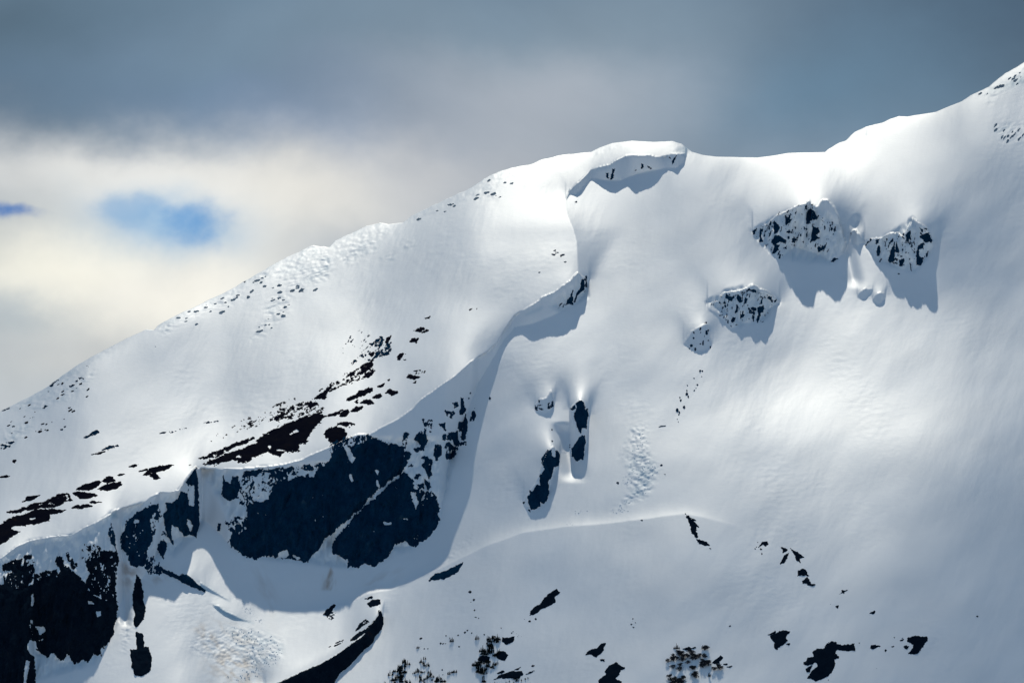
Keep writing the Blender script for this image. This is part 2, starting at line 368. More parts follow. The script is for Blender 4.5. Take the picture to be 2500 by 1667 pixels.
# crest lines in front of more distant snow: the ground falls away just behind them
def step(L, line, amt, w, endfade=60):
    p = prof(line); vc = interp(p, ug) + 1.0*fbm(ug, ug*0, 60, 2, off=amt*900)
    fade = smooth((ug-p[0, 0])/endfade)*smooth((p[-1, 0]-ug)/endfade)
    d = (vc[None, :]-VG)
    d = np.clip(d, 0, None)
    return L + amt*fade[None, :]*(1-np.exp(-d/w))*np.exp(-d/(70+w*6))
L = step(L, [(430, 1760), (676, 1667), (712, 1650), (776, 1622), (814, 1600), (849, 1577), (883, 1554), (904, 1526), (930, 1490)], .005, 8, 110)
L = step(L, [(640, 1492), (703, 1493), (762, 1489), (807, 1483), (852, 1475), (876, 1459), (896, 1449), (956, 1438), (1007, 1419), (1051, 1398), (1110, 1370), (1180, 1335), (1275, 1300), (1400, 1283), (1488, 1277), (1600, 1263), (1669, 1254), (1720, 1262), (1850, 1300)], .0016, 14, 230)

SKG = skyline(ug)

# cirque: couloirs cut into the cliffs
def groove(L, line, half, depth):
    d = np.full(UG.shape, 1e9)
    for (x0, y0), (x1, y1) in zip(line[:-1], line[1:]):
        ex, ey = x1-x0, y1-y0; t = np.clip(((UG-x0)*ex+(VG-y0)*ey)/(ex*ex+ey*ey), 0, 1)
        d = np.minimum(d, np.hypot(UG-x0-t*ex, VG-y0-t*ey))
    ends = smooth((VG-line[:, 1].min())/30)*smooth((line[:, 1].max()-VG)/30)
    return L + depth*np.exp(-(d/half)**2)*ends
L = groove(L, P(4, '1840,110 1740,215 1600,320 1400,520 1230,710 1180,850'), 8, .0016)
L = groove(L, P(2, '1170,-250 1230,0 1270,250 1290,500 1300,800 1310,1000'), 10, .003)
L = groove(L, P(1, '1915,200 1925,500 1925,750'), 7, .0012)
L = groove(L, P(7, '470,500 520,700 560,900 600,1100'), 22, .0030)
L = groove(L, P(9, '1130,600 1190,900 1240,1100'), 16, .0020)
L = groove(L, P(9, '760,140 745,300 735,420'), 6, .0012)
L = groove(L, P(9, '1250,300 1230,500 1200,640'), 10, .0012)

# wind-packed roughness of the snow
def mask(polys, soft):
    m = np.zeros_like(UG)
    for p in polys:
        x0, y0 = p.min(0)-soft*2; x1, y1 = p.max(0)+soft*2
        i0, i1 = max(int((y0-V0)/ST), 0), min(int((y1-V0)/ST)+1, len(vg)); j0, j1 = max(int((x0-U0)/ST), 0), min(int((x1-U0)/ST)+1, len(ug))
        if i1 <= i0 or j1 <= j0: continue
        s = sdist(p, UG[i0:i1, j0:j1], VG[i0:i1, j0:j1])
        m[i0:i1, j0:j1] = np.maximum(m[i0:i1, j0:j1], smooth(s/soft*.5+.5))
    return m
CRUST = [P(18, '600,600 700,500 900,370 1050,380 1130,470 1120,600 1100,660 900,720 780,760 640,690'),
         P(18, '1100,370 1220,290 1400,200 1600,160 1640,220 1520,340 1480,420 1380,480 1360,530 1240,520 1160,440'),
         P(18, '-300,990 0,870 200,770 560,520 640,520 560,640 300,760 100,900 -100,1020'),
         P(18, '560,900 640,760 780,770 740,960 560,1080 540,1170 410,1180 520,1020'),
         P(18, '1730,340 1850,290 1860,390 1750,380'), P(18, '1580,470 1660,430 1650,480'),
         P(20, '310,740 450,650 740,500 850,450 1040,330 1180,340 1040,440 1040,560 800,560 600,620 500,700'),
         P(20, '1060,330 1300,280 1450,240 1420,280 1200,400 1040,380'), P(20, '1800,190 1920,130 2050,110 1980,160 1860,200'),
         P(17, '1500,430 1560,350 1700,280 1800,220 2000,140 2300,0 2330,120 2000,240 1880,260 1700,380 1560,470'),
         P(17, '0,1190 200,1090 560,860 880,670 1060,570 1090,580 900,700 640,920 400,1180 200,1160'),
         P(17, '390,1190 600,950 900,800 900,860 700,1060 500,1120'), P(17, '0,1560 30,1380 300,1280 300,1350 120,1520'),
         P(12, '1640,470 1810,380 1980,260 2156,120 2300,60 2300,330 2120,340 2000,370 1830,530 1760,490'),
         P(12, '450,880 620,750 730,750 640,860 560,860'), P(12, '850,690 950,640 980,660 880,710'),
         P(12, '1870,740 1980,700 2300,690 2300,830 2110,900 2010,880 1930,940 1930,820'),
         P(10, '1000,180 1100,110 1230,140 1230,190 1170,230 1090,240 1000,230'),
         P(7, '1040,840 1250,780 1400,960 1380,1060 1280,1220 960,1360 1110,1200 1160,1100 1130,1000 1100,900'),
         P(7, '1150,560 1280,560 1300,820 1060,760')]
def mask_soft(U, V):
    """fluted wind crust on the left slope"""
    return np.exp(-((U-950)/420)**2-((V-680+.35*(U-950))/170)**2)*np.clip(.4+fbm(U, V, 130, 2, off=44), 0, 1)
CR = mask(CRUST, 14)
patchy = np.clip(.62+1.2*fbm(UG, VG, 40, 3, ang=16, stretch=2.0, off=4.4), 0, 1)
na = fbm(UG, VG, 12, 3, ang=12, stretch=2.8, gain=.6, off=1.9)
ridged = 1-np.abs(na)*2.2
L += CR*patchy*(.00030*fbm(UG, VG, 13, 4, ang=14, stretch=3.6, gain=.65, off=21.9) + .00012*ridged) + CR*.00016*fbm(UG, VG, 7, 2, ang=12, stretch=2.2, off=8.8)
CRS = CR*patchy
L += .00013*fbm(UG, VG, 60, 5, ang=70, stretch=2.5, gain=.55, off=7.7)       # faint flutes down the fall line
L += .00005*fbm(UG, VG, 9, 2, ang=8, stretch=2.4, off=5.5)*np.clip(.1+1.3*fbm(UG, VG, 200, 3, off=6.1), 0, 1)
L += .00012*fbm(UG, VG, 12, 3, ang=62, stretch=4, gain=.6, off=15.5)*mask_soft(UG, VG)
# steep faces: ribs and hollows
FACE = mask([P(1, '-300,1200 0,1040 280,870 680,820 1060,620 1100,960 1130,1200 -300,1500'), P(2, '-300,300 1200,200 1230,900 1000,1350 -300,1700'),
             P(1, '1100,600 1700,400 1900,180 1910,760 1650,1000 1300,1100 1160,940'),
             P(4, '150,180 1200,100 1500,-100 2200,-100 2230,0 2090,500 1900,780 1400,950 500,860 300,400'),
             P(9, '160,490 500,290 850,240 1060,400 1130,620 1000,820 450,770 240,640'), P(9, '1340,620 1600,520 1830,360 2030,560 2000,720 1850,900 1500,800'),
             P(8, '500,350 650,250 930,180 1180,340 1050,500 800,560'), P(11, '1000,760 1400,460 1480,440 1480,640 1150,820')], 10)
L += FACE*(.0015*(1-2.0*np.abs(fbm(UG, VG, 60, 4, ang=82, stretch=2.6, off=9.2))) )
L += FACE*.0006*fbm(UG, VG, 14, 3, ang=80, stretch=2.0, off=3.9)
# avalanche tongues and broken ice
RUN = mask([P(5, '250,870 420,850 640,900 880,980 900,1180 800,1260 520,1330 200,1300 60,1200 -200,1100 -60,900'), P(2, '1220,330 1400,380 1390,500 1380,900 1400,1000 1290,1250 1230,900 1210,560'),
            P(7, '1150,560 1280,560 1320,820 1400,960 1380,1060 1280,1220 960,1360 1110,1200 1130,1000'), P(4, '2100,950 2250,780 2352,700 2352,760 2150,920')], 16)
L += RUN*(.00022*fbm(UG, VG, 12, 3, ang=-24, stretch=2.8, gain=.65, off=2.7) + .00012*fbm(UG, VG, 6, 2, ang=20, stretch=1.8, off=12.7))

def bil(A, u, v):
    fu = np.clip((u-U0)/ST, 0, len(ug)-1.001); fv = np.clip((v-V0)/ST, 0, len(vg)-1.001)
    i = fv.astype(int); j = fu.astype(int); a = fv-i; b = fu-j
    return (A[i, j]*(1-a)+A[i+1, j]*a)*(1-b)+(A[i, j+1]*(1-a)+A[i+1, j+1]*a)*b
def place(u, v, lift=0.0):
    """world position of the snow surface at u, v, raised `lift` metres out of it"""
    D = np.exp(bil(L, u, v)) - lift
    tx, tz = tan_of(u, v)
    return np.stack([tx*D, D, tz*D + CAM_Z], -1)

# ------------------------------------------------------------------ materials
def new_mat(name):
    m = bpy.data.materials.new(name); m.use_nodes = True; nt = m.node_tree
    return m, nt, nt.nodes['Principled BSDF']
def snow_mat():
    m, nt, b = new_mat('snow'); N, K = nt.nodes, nt.links
    b.inputs['Roughness'].default_value = .55; b.inputs['Specular IOR Level'].default_value = .15
    geo = N.new('ShaderNodeNewGeometry')
    base = N.new('ShaderNodeRGB'); base.outputs[0].default_value = (.86, .875, .89, 1)
    def over(col, attr, rgb, k):
        a = N.new('ShaderNodeAttribute'); a.attribute_name = attr
        mu = N.new('ShaderNodeMath'); mu.operation = 'MULTIPLY'; mu.use_clamp = True; K.new(a.outputs['Fac'], mu.inputs[0]); mu.inputs[1].default_value = k
        x = N.new('ShaderNodeMix'); x.data_type = 'RGBA'; K.new(mu.outputs[0], x.inputs[0]); K.new(col, x.inputs[6]); x.inputs[7].default_value = (*rgb, 1)
        return x.outputs[2]
    c = over(base.outputs[0], 'ice', (.30, .50, .62), 1.0)  # ice blue, also carries the crust's painted small shadows
    c = over(c, 'dirt', (.42, .30, .22), 1.0)
    # faint variation of old and new snow
    n = N.new('ShaderNodeTexNoise'); n.inputs['Scale'].default_value = .012; n.inputs['Detail'].default_value = 6; K.new(geo.outputs['Position'], n.inputs['Vector'])
    mr = N.new('ShaderNodeMapRange'); K.new(n.outputs[0], mr.inputs[0]); mr.inputs[1].default_value = .3; mr.inputs[2].default_value = .75; mr.inputs[3].default_value = 1.0; mr.inputs[4].default_value = .93
    vm = N.new('ShaderNodeVectorMath'); vm.operation = 'SCALE'; K.new(c, vm.inputs[0]); K.new(mr.outputs[0], vm.inputs[3])
    K.new(vm.outputs[0], b.inputs['Base Color'])
    n2 = N.new('ShaderNodeTexNoise'); n2.inputs['Scale'].default_value = .25; n2.inputs['Detail'].default_value = 5; n2.inputs['Roughness'].default_value = .6; K.new(geo.outputs['Position'], n2.inputs['Vector'])
    bp = N.new('ShaderNodeBump'); bp.inputs['Strength'].default_value = .25; bp.inputs['Distance'].default_value = .35
    K.new(n2.outputs[0], bp.inputs['Height']); K.new(bp.outputs[0], b.inputs['Normal'])
    return m
def rock_mat(name, c0, c1, c2):
    m, nt, b = new_mat(name); N, K = nt.nodes, nt.links
    b.inputs['Roughness'].default_value = 1.0; b.inputs['Specular IOR Level'].default_value = .0
    geo = N.new('ShaderNodeNewGeometry')
    mp = N.new('ShaderNodeMapping'); mp.inputs['Scale'].default_value = (1, 1, .35); K.new(geo.outputs['Position'], mp.inputs[0])
    n = N.new('ShaderNodeTexNoise'); n.inputs['Scale'].default_value = .09; n.inputs['Detail'].default_value = 8; n.inputs['Roughness'].default_value = .65; K.new(mp.outputs[0], n.inputs['Vector'])
    r = N.new('ShaderNodeValToRGB'); K.new(n.outputs[0], r.inputs[0]); e = r.color_ramp.elements
    e[0].position = .3; e[0].color = (*c0, 1); e[1].position = .62; e[1].color = (*c1, 1); q = e.new(.74); q.color = (*c2, 1)
    K.new(r.outputs[0], b.inputs['Base Color'])
    bp = N.new('ShaderNodeBump'); bp.inputs['Strength'].default_value = .8; bp.inputs['Distance'].default_value = 1.2
    K.new(n.outputs[0], bp.inputs['Height']); K.new(bp.outputs[0], b.inputs['Normal'])
    return m
M_SNOW = snow_mat()
M_ROCK_SHADE = rock_mat('shaded_rock', (.002, .018, .042), (.005, .032, .068), (.030, .058, .082))  # navy of rock in shade, the shade put into the base colour
M_ROCK_SUN = rock_mat('sunlit_rock', (.005, .006, .013), (.009, .009, .014), (.022, .014, .013))  # the same rock's warmer sunlit tone, put into the base colour
M_RIME = rock_mat('rimed_rock', (.10, .14, .18), (.20, .26, .31), (.42, .47, .52))
M_DARK = rock_mat('black_rock', (.003, .008, .016), (.007, .014, .024), (.020, .016, .020))

def grid_mesh(name, Pn, keep, mat, attrs=None, smooth_=True):
    """Pn: (r, c, 3) points; keep: (r-1, c-1) bool of cells kept"""
    r, c = Pn.shape[:2]
    ii, jj = np.nonzero(keep)
    q = np.stack([ii*c+jj, (ii+1)*c+jj, (ii+1)*c+jj+1, ii*c+jj+1], -1)
    used = np.unique(q); remap = np.full(r*c, -1, np.int64); remap[used] = np.arange(len(used))
    q = remap[q]; co = Pn.reshape(-1, 3)[used]
    me = bpy.data.meshes.new(name)
    me.vertices.add(len(co)); me.vertices.foreach_set('co', co.astype(np.float32).ravel())
    me.loops.add(q.size); me.loops.foreach_set('vertex_index', q.astype(np.int32).ravel())
    me.polygons.add(len(q)); me.polygons.foreach_set('loop_start', (np.arange(len(q))*4).astype(np.int32))
    me.polygons.foreach_set('use_smooth', np.full(len(q), smooth_))
    me.update(calc_edges=True)
    if attrs:
        for k, a in attrs.items():
            at = me.attributes.new(k, 'FLOAT', 'POINT'); at.data.foreach_set('value', a.reshape(-1)[used].astype(np.float32))
    me.materials.append(mat)
    o = bpy.data.objects.new(name, me); COL.objects.link(o); return o

# ------------------------------------------------------------------ the snow mountain
def tint_maps():
    ice = np.zeros_like(UG); dirt = np.zeros_like(UG)
    g = lambda u, v, su, sv, ang=0: (lambda du, dv: np.exp(-((du*math.cos(rad(ang))-dv*math.sin(rad(ang)))/su)**2-((du*math.sin(rad(ang))+dv*math.cos(rad(ang)))/sv)**2))(UG-u, VG-v)
    streak = np.clip(.35+1.3*fbm(UG, VG, 16, 4, ang=78, stretch=3.0, off=1.1), 0, 1)
    cone = smooth((VG-1366)/20)*smooth((1444-VG)/8)*np.exp(-((UG-(803+.12*(VG-1400)))/(3+.26*np.clip(VG-1366, 0, 99)))**4)
    dirt = np.maximum(dirt, .75*cone*streak)
    diag = np.clip(.2+1.2*fbm(UG, VG, 22, 4, ang=-62, stretch=3.5, off=5.1), 0, 1)
    dirt = np.maximum(dirt, .30*diag*g(650, 1450, 22, 70, -70+90))
    dirt = np.maximum(dirt, .35*np.clip(.2+fbm(UG, VG, 14, 4, ang=30, stretch=3, off=6), 0, 1)*g(935, 1412, 45, 18, 25))
    sp = np.clip(.40+1.5*fbm(UG, VG, 16, 4, ang=-35, stretch=1.8, off=2.1), 0, 1)
    dirt = np.maximum(dirt, .85*sp*g(575, 1630, 60, 45, -30)); dirt = np.maximum(dirt, .8*sp*g(510, 1560, 45, 16, -50))
    dirt = np.maximum(dirt, .65*sp*g(318, 1395, 24, 34)); dirt = np.maximum(dirt, .6*sp*g(385, 1400, 22, 22, -30))
    dirt = np.maximum(dirt, .4*sp*g(590, 1560, 80, 22, -35))
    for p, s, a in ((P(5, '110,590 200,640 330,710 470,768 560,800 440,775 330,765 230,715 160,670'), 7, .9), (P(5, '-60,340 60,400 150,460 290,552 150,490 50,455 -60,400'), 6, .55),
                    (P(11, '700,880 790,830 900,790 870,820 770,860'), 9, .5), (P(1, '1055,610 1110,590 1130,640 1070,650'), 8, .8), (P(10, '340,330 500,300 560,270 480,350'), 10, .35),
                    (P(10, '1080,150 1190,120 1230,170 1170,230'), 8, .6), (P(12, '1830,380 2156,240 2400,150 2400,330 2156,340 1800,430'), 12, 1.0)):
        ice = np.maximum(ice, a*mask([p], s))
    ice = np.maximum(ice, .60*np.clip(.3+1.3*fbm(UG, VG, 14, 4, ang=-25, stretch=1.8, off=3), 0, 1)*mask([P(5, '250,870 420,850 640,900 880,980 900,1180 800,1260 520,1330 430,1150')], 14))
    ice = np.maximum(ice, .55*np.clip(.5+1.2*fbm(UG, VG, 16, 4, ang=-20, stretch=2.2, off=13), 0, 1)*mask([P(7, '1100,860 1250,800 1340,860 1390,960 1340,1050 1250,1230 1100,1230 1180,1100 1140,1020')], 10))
    ice = np.maximum(ice, .50*CRS*np.clip(.35+1.3*fbm(UG, VG, 12, 3, ang=12, stretch=2.8, gain=.6, off=1.9), 0, 1))  # blue-grey mottle: small shadows of the crust put into the colour
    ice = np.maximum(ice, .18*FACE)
    return ice, dirt
ICE_SHADE, DIRT = tint_maps()

def build_mountain():
    cols = np.arange(-330, 2831, 2.0); rows = 700
    sk = skyline(cols); bot = 1930.0
    t = np.linspace(0, 1, rows)[:, None]
    V = bot + (sk[None, :]-bot)*t; U = np.broadcast_to(cols[None, :], V.shape)
    Pn = place(U, V)
    ice = bil(ICE_SHADE, U, V); dirt = bil(DIRT, U, V)
    # far side of the range
    back = []; last = Pn[-1]
    for k in range(1, 15):
        q = last.copy(); s = k*k*9.0
        q[:, 1] += s; q[:, 0] *= (q[:, 1]/last[:, 1]); q[:, 2] -= s*.12 + .0009*s*s*.25
        back.append(q)
    # apron running down into the valley
    front = []; first = Pn[0]
    for k in range(9, 0, -1):
        q = first.copy(); f = (k/9.0)
        q[:, 1] -= 700*f; q[:, 2] = first[:, 2]*(1-f)**1.3 + (-6)*f
        front.append(q)
    F = np.array(front); B = np.array(back)
    Pa = np.concatenate([F, Pn, B], 0)
    z = lambda a: np.concatenate([np.zeros((len(F), a.shape[1])), a, np.zeros((len(B), a.shape[1]))], 0)
    keep = np.ones((Pa.shape[0]-1, Pa.shape[1]-1), bool)
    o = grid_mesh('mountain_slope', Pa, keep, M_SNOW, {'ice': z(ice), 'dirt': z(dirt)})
    tag(o, kind='structure')
build_mountain()
# valley floor, one sheet to the horizon
me = bpy.data.meshes.new('ground'); R_ = 30000
me.from_pydata([(-R_, -R_, -3), (R_, -R_, -3), (R_, R_, -3), (-R_, R_, -3)], [], [(0, 1, 2, 3)]); me.materials.append(M_SNOW)
o = bpy.data.objects.new('ground', me); COL.objects.link(o); tag(o, kind='structure')

# ------------------------------------------------------------------ rocks
def rock(name, parts, label, cat='rock', group=None, mat=None, ang=80, stretch=1.8, lam=16, amp=.8, holes=(), thick=3.0, step_=1.5, off=None):
    """parts: (outline, fill, softness) - fill .9 solid, 0 half snow, negative sparse"""
    allp = np.concatenate([p[0] for p in parts]); pad = 8
    x0, y0 = allp.min(0)-pad; x1, y1 = allp.max(0)+pad
    x0 = max(x0, -320); x1 = min(x1, 2820); y1 = min(y1, 1900)
    big = max(x1-x0, y1-y0)
    u = np.arange(x0, x1+step_, step_); v = np.arange(y0, y1+step_, step_)
    Ug, Vg = np.meshgrid(u, v)
    off = off if off is not None else (x0*.37+y0*.11) % 97
    n = .85*fbm(Ug, Vg, lam, 4, ang=ang, stretch=stretch, gain=.75, off=off) + .35*fbm(Ug, Vg, 5.0, 2, ang=ang, stretch=1.4, off=off+3) + .35*fbm(Ug, Vg, lam*3.1, 2, ang=ang, stretch=stretch, off=off+31)
    f = np.full(Ug.shape, -9.0)
    for (poly, cap, w) in parts:
        s = sdist(poly, Ug, Vg)
        g = np.minimum(.9*np.clip(s/(w*1.6), -1, 1), cap)
        f = np.maximum(f, g)
    f = f + amp*n
    for h in holes:
        s = sdist(h, Ug, Vg); f = np.minimum(f, -s/4.0+1.1*n)
    sk = skyline(Ug)
    f = np.where(Vg < sk+1, -1, f)
    crag = np.abs(fbm(Ug, Vg, 30, 4, ang=75, stretch=2.0, gain=.6, off=off+9))
    h = np.where(f > 0, np.minimum(f, .8)*thick*(.5+1.6*crag)+.35, np.maximum(f, -1)*thick*1.2)
    Pn = place(Ug, Vg, h)
    m = f > 0
    # grow the kept region two cells so that its rim is buried
    g = m.copy()
    for _ in range(2):
        q = g.copy(); q[1:] |= g[:-1]; q[:-1] |= g[1:]; q[:, 1:] |= g[:, :-1]; q[:, :-1] |= g[:, 1:]; g = q
    keep = g[:-1, :-1] & g[1:, :-1] & g[:-1, 1:] & g[1:, 1:]
    if keep.sum() < 2: return None
    o = grid_mesh(name, Pn, keep, mat or M_ROCK_SHADE, smooth_=False)
    return tag(o, label, cat, group, 'thing')
SOL, MIX, SPA = .9, .12, -.2

#ROCKS_BEGIN
# --- left cliffs
rock('rock_cliff', [(P(2, '-1300,540 60,545 150,570 300,600 330,700 310,900 330,1100 290,1150 285,1220 330,1270 360,1290 365,1330 372,1568 380,2300 -1300,2300'), SOL, 6),
                    (P(2, '30,440 60,400 150,430 190,500 190,600 60,600'), MIX, 6)],
     'black unbroken cliff filling the lower left corner of the view', 'cliff', mat=M_DARK, holes=[P(2, '270,1330 330,1330 290,1450 275,1600 250,1650 238,1600 252,1450')], amp=.6)
rock('rock_cliff', [(P(2, '170,600 340,540 400,500 500,430 600,450 620,400 580,300 600,250 650,250 690,340 770,410 830,480 900,560 960,640 1100,700 1215,690 1228,780 1205,900 1190,1050 1110,1170 1060,1210 1050,1280 980,1270 930,1340 850,1330 780,1370 740,1320 700,1270 650,1350 610,1310 540,1250 490,1300 440,1270 360,1190 370,1150 330,1110 310,900'), .75, 6),
                    (P(2, '880,300 980,190 1060,180 1150,230 1215,200 1240,300 1220,400 1230,450 1195,560 1220,700 1100,700 960,640 900,540 940,420'), .22, 5),
                    (P(2, '860,120 1000,120 1060,180 1190,210 1200,300 1000,330 860,300'), .0, 6),
                    (P(2, '20,330 90,300 200,280 260,235 325,230 355,300 345,500 200,600 170,450 130,380 30,400'), .3, 5),
                    (P(2, '680,190 720,200 770,300 830,330 760,390 700,280'), .2, 4), (P(2, '350,440 600,380 700,440 500,500 350,520'), .2, 5)],
     'broad dark cliff speckled with snow ledges, below the snow lip at the left', 'cliff', mat=M_DARK,
     holes=[P(2, '1005,820 1045,810 1055,860 1010,880'), P(2, '920,710 960,715 985,750 930,740'), P(2, '330,640 350,640 345,760 325,760'), P(2, '1000,650 1080,690 1050,690'), P(2, '290,920 330,900 345,960'), P(2, '370,980 460,970 480,1030 420,1060'), P(2, '390,1130 480,1080 440,1120')])
rock('rock_outcrop', [(P(1, '1060,690 1085,740 1112,950 1060,860 1035,770'), .25, 4)], 'thin flaky rock strip along the left side of the narrow snow gully', lam=10)
rock('rock_outcrop', [(P(1, '1210,680 1300,600 1420,540 1440,490 1450,600 1440,700 1450,850 1400,1000 1380,1100 1300,1120 1240,1080 1200,960 1165,940 1165,800 1210,740'), .38, 5),
                      (P(1, '1440,520 1520,520 1540,620 1460,800'), -.15, 6)],
     'ragged rock face laced with snow, just right of the narrow snow gully', holes=[P(1, '1280,650 1335,660 1330,690 1285,690')])
rock('rock_outcrop', [(P(1, '1580,500 1640,500 1700,460 1730,390 1790,400 1800,350 1780,300 1830,220 1876,158 1895,300 1905,500 1905,700 1890,770 1880,830 1820,800 1760,820 1700,740 1640,700 1640,780 1660,900 1600,820 1570,700 1560,600 1600,560'), SOL, 4)],
     'pointed dark tower with two oval snow patches under the notch', amp=.6, holes=[P(1, '1815,330 1862,328 1866,430 1850,530 1808,520 1800,430'), P(1, '1790,650 1830,660 1845,740 1820,790 1792,700')])
rock('rock_outcrop', [(P(1, '1500,900 1560,840 1590,880 1600,960 1560,1030 1520,980'), .6, 5), (P(1, '1540,760 1600,780 1560,840'), .0, 5)], 'small rock wedge hanging below the pointed tower')
rock('rock_outcrop', [(P(1, '1390,1060 1480,1040 1560,1130 1540,1180 1420,1160'), .1, 6), (P(2, '1480,300 1600,250 1650,400 1580,440'), .1, 8)], 'scattered rock bits in snow under the ragged face by the gully')
rock('rock_outcrop', [(P(2, '1680,370 1770,395 1870,450 1900,420 1990,460 2040,515 2145,595 2145,625 2050,580 1900,520 1850,485 1700,420'), .6, 3)], 'thin slanting crag line pointing down right in the lower left basin', lam=9, amp=.6)
rock('rock_outcrop', [(P(2, '1420,430 1470,480 1490,600 1500,700 1520,780 1500,900 1440,970 1410,990 1390,930 1410,850 1380,760 1390,650 1400,560'), SOL, 4)], 'tall narrow rock blade standing in the avalanche gully', amp=.6, mat=M_DARK)
rock('rock_outcrop', [(P(2, '1420,1030 1490,1050 1505,1190 1550,1190 1580,1280 1570,1430 1500,1490 1410,1480 1375,1400 1360,1220 1430,1210 1425,1130'), SOL, 4)], 'blunt black rock below the narrow blade at the foot of the gully', amp=.55, mat=M_DARK)
# --- the cirque wall
rock('rock_cliff', [(P(4, '360,760 400,660 440,680 520,620 500,500 520,430 620,410 700,400 700,320 740,270 830,240 960,200 1060,210 1070,170 1130,130 1200,90 1200,30 1290,-40 1421,-60 1521,-105 1579,-85 1700,-60 1804,-20 1800,20 1840,105 1740,205 1600,300 1540,375 1400,505 1330,580 1230,675 1150,730 1110,800 1050,860 1000,910 780,880 700,870 640,860 580,890 500,870 400,790'), .60, 6),
                    (P(4, '1200,30 1180,-40 1300,-110 1521,-125 1579,-90 1500,-20 1300,60'), .1, 8),
                    (P(4, '640,150 800,135 830,150 1000,120 1150,100 1200,90 1060,240 700,340 480,300 480,180'), -.02, 6), (P(4, '470,300 720,300 700,400 500,440 440,420'), -.12, 6), (P(4, '380,540 520,540 540,680 420,720 370,640'), .1, 6)],
     'huge dark wall of the shaded basin, left of the diagonal snow line', 'cliff',
     holes=[P(4, '765,840 840,812 855,850 830,880 780,875'), P(4, '875,855 900,850 960,880 930,895'), P(4, '1355,195 1375,200 1388,250 1370,250'), P(4, '1570,230 1595,240 1600,300 1575,290'), P(4, '1560,155 1590,170 1585,195'),
            P(4, '1300,-40 1330,-50 1395,60 1380,110 1350,50'), P(4, '560,385 640,360 690,400 600,420'), P(4, '300,-0 301,0 300,1')])
rock('rock_cliff', [(P(4, '1760,220 1800,175 1880,230 1890,300 1960,360 1940,450 2000,460 2060,480 2092,550 2080,610 2040,660 1990,720 1890,785 1850,780 1820,740 1740,770 1660,880 1560,945 1480,930 1430,960 1340,955 1330,900 1280,870 1220,830 1215,790 1250,700 1310,650 1400,530 1560,395 1650,310'), .62, 5),
                    (P(4, '1880,260 1960,330 2050,350 2085,450 2090,560 1900,560 1800,540 1850,400'), .15, 6)],
     'dark rounded wall right of the diagonal snow line', 'cliff',
     holes=[P(4, '1860,340 1900,340 1920,420 1900,500 1870,420'), P(4, '1635,590 1700,588 1690,604 1650,604'), P(4, '1800,560 1830,545 1835,570')])
rock('rock_outcrop', [(P(4, '320,195 335,250 380,270 400,215 450,215 462,300 440,385 350,415 315,360 312,270'), .45, 4)], 'small square rock block near the corner of the basin, beside the smooth chute')
rock('rock_outcrop', [(P(4, '490,170 560,165 640,160 800,138 805,150 700,180 640,175 580,215 500,200'), .4, 4)], 'flat dark ledge strip just under the basin rim', ang=8, stretch=2.5, lam=12)
rock('rock_outcrop', [(P(4, '830,145 860,150 890,175 835,180'), .6, 3), (P(4, '970,120 1020,110 1060,150 1020,170 975,160'), .3, 4)], 'two small dark knobs on the snow between the rim and the wall')
rock('boulder', [(P(4, '270,655 275,600 295,605 295,655'), .2, 4)], 'lone flaky rock speck in the middle of the smooth chute', 'rock', lam=8)
rock('rock_outcrop', [(P(4, '335,570 380,600 340,608'), .1, 4)], 'tiny rock flake on snow left of the huge dark wall', lam=8)
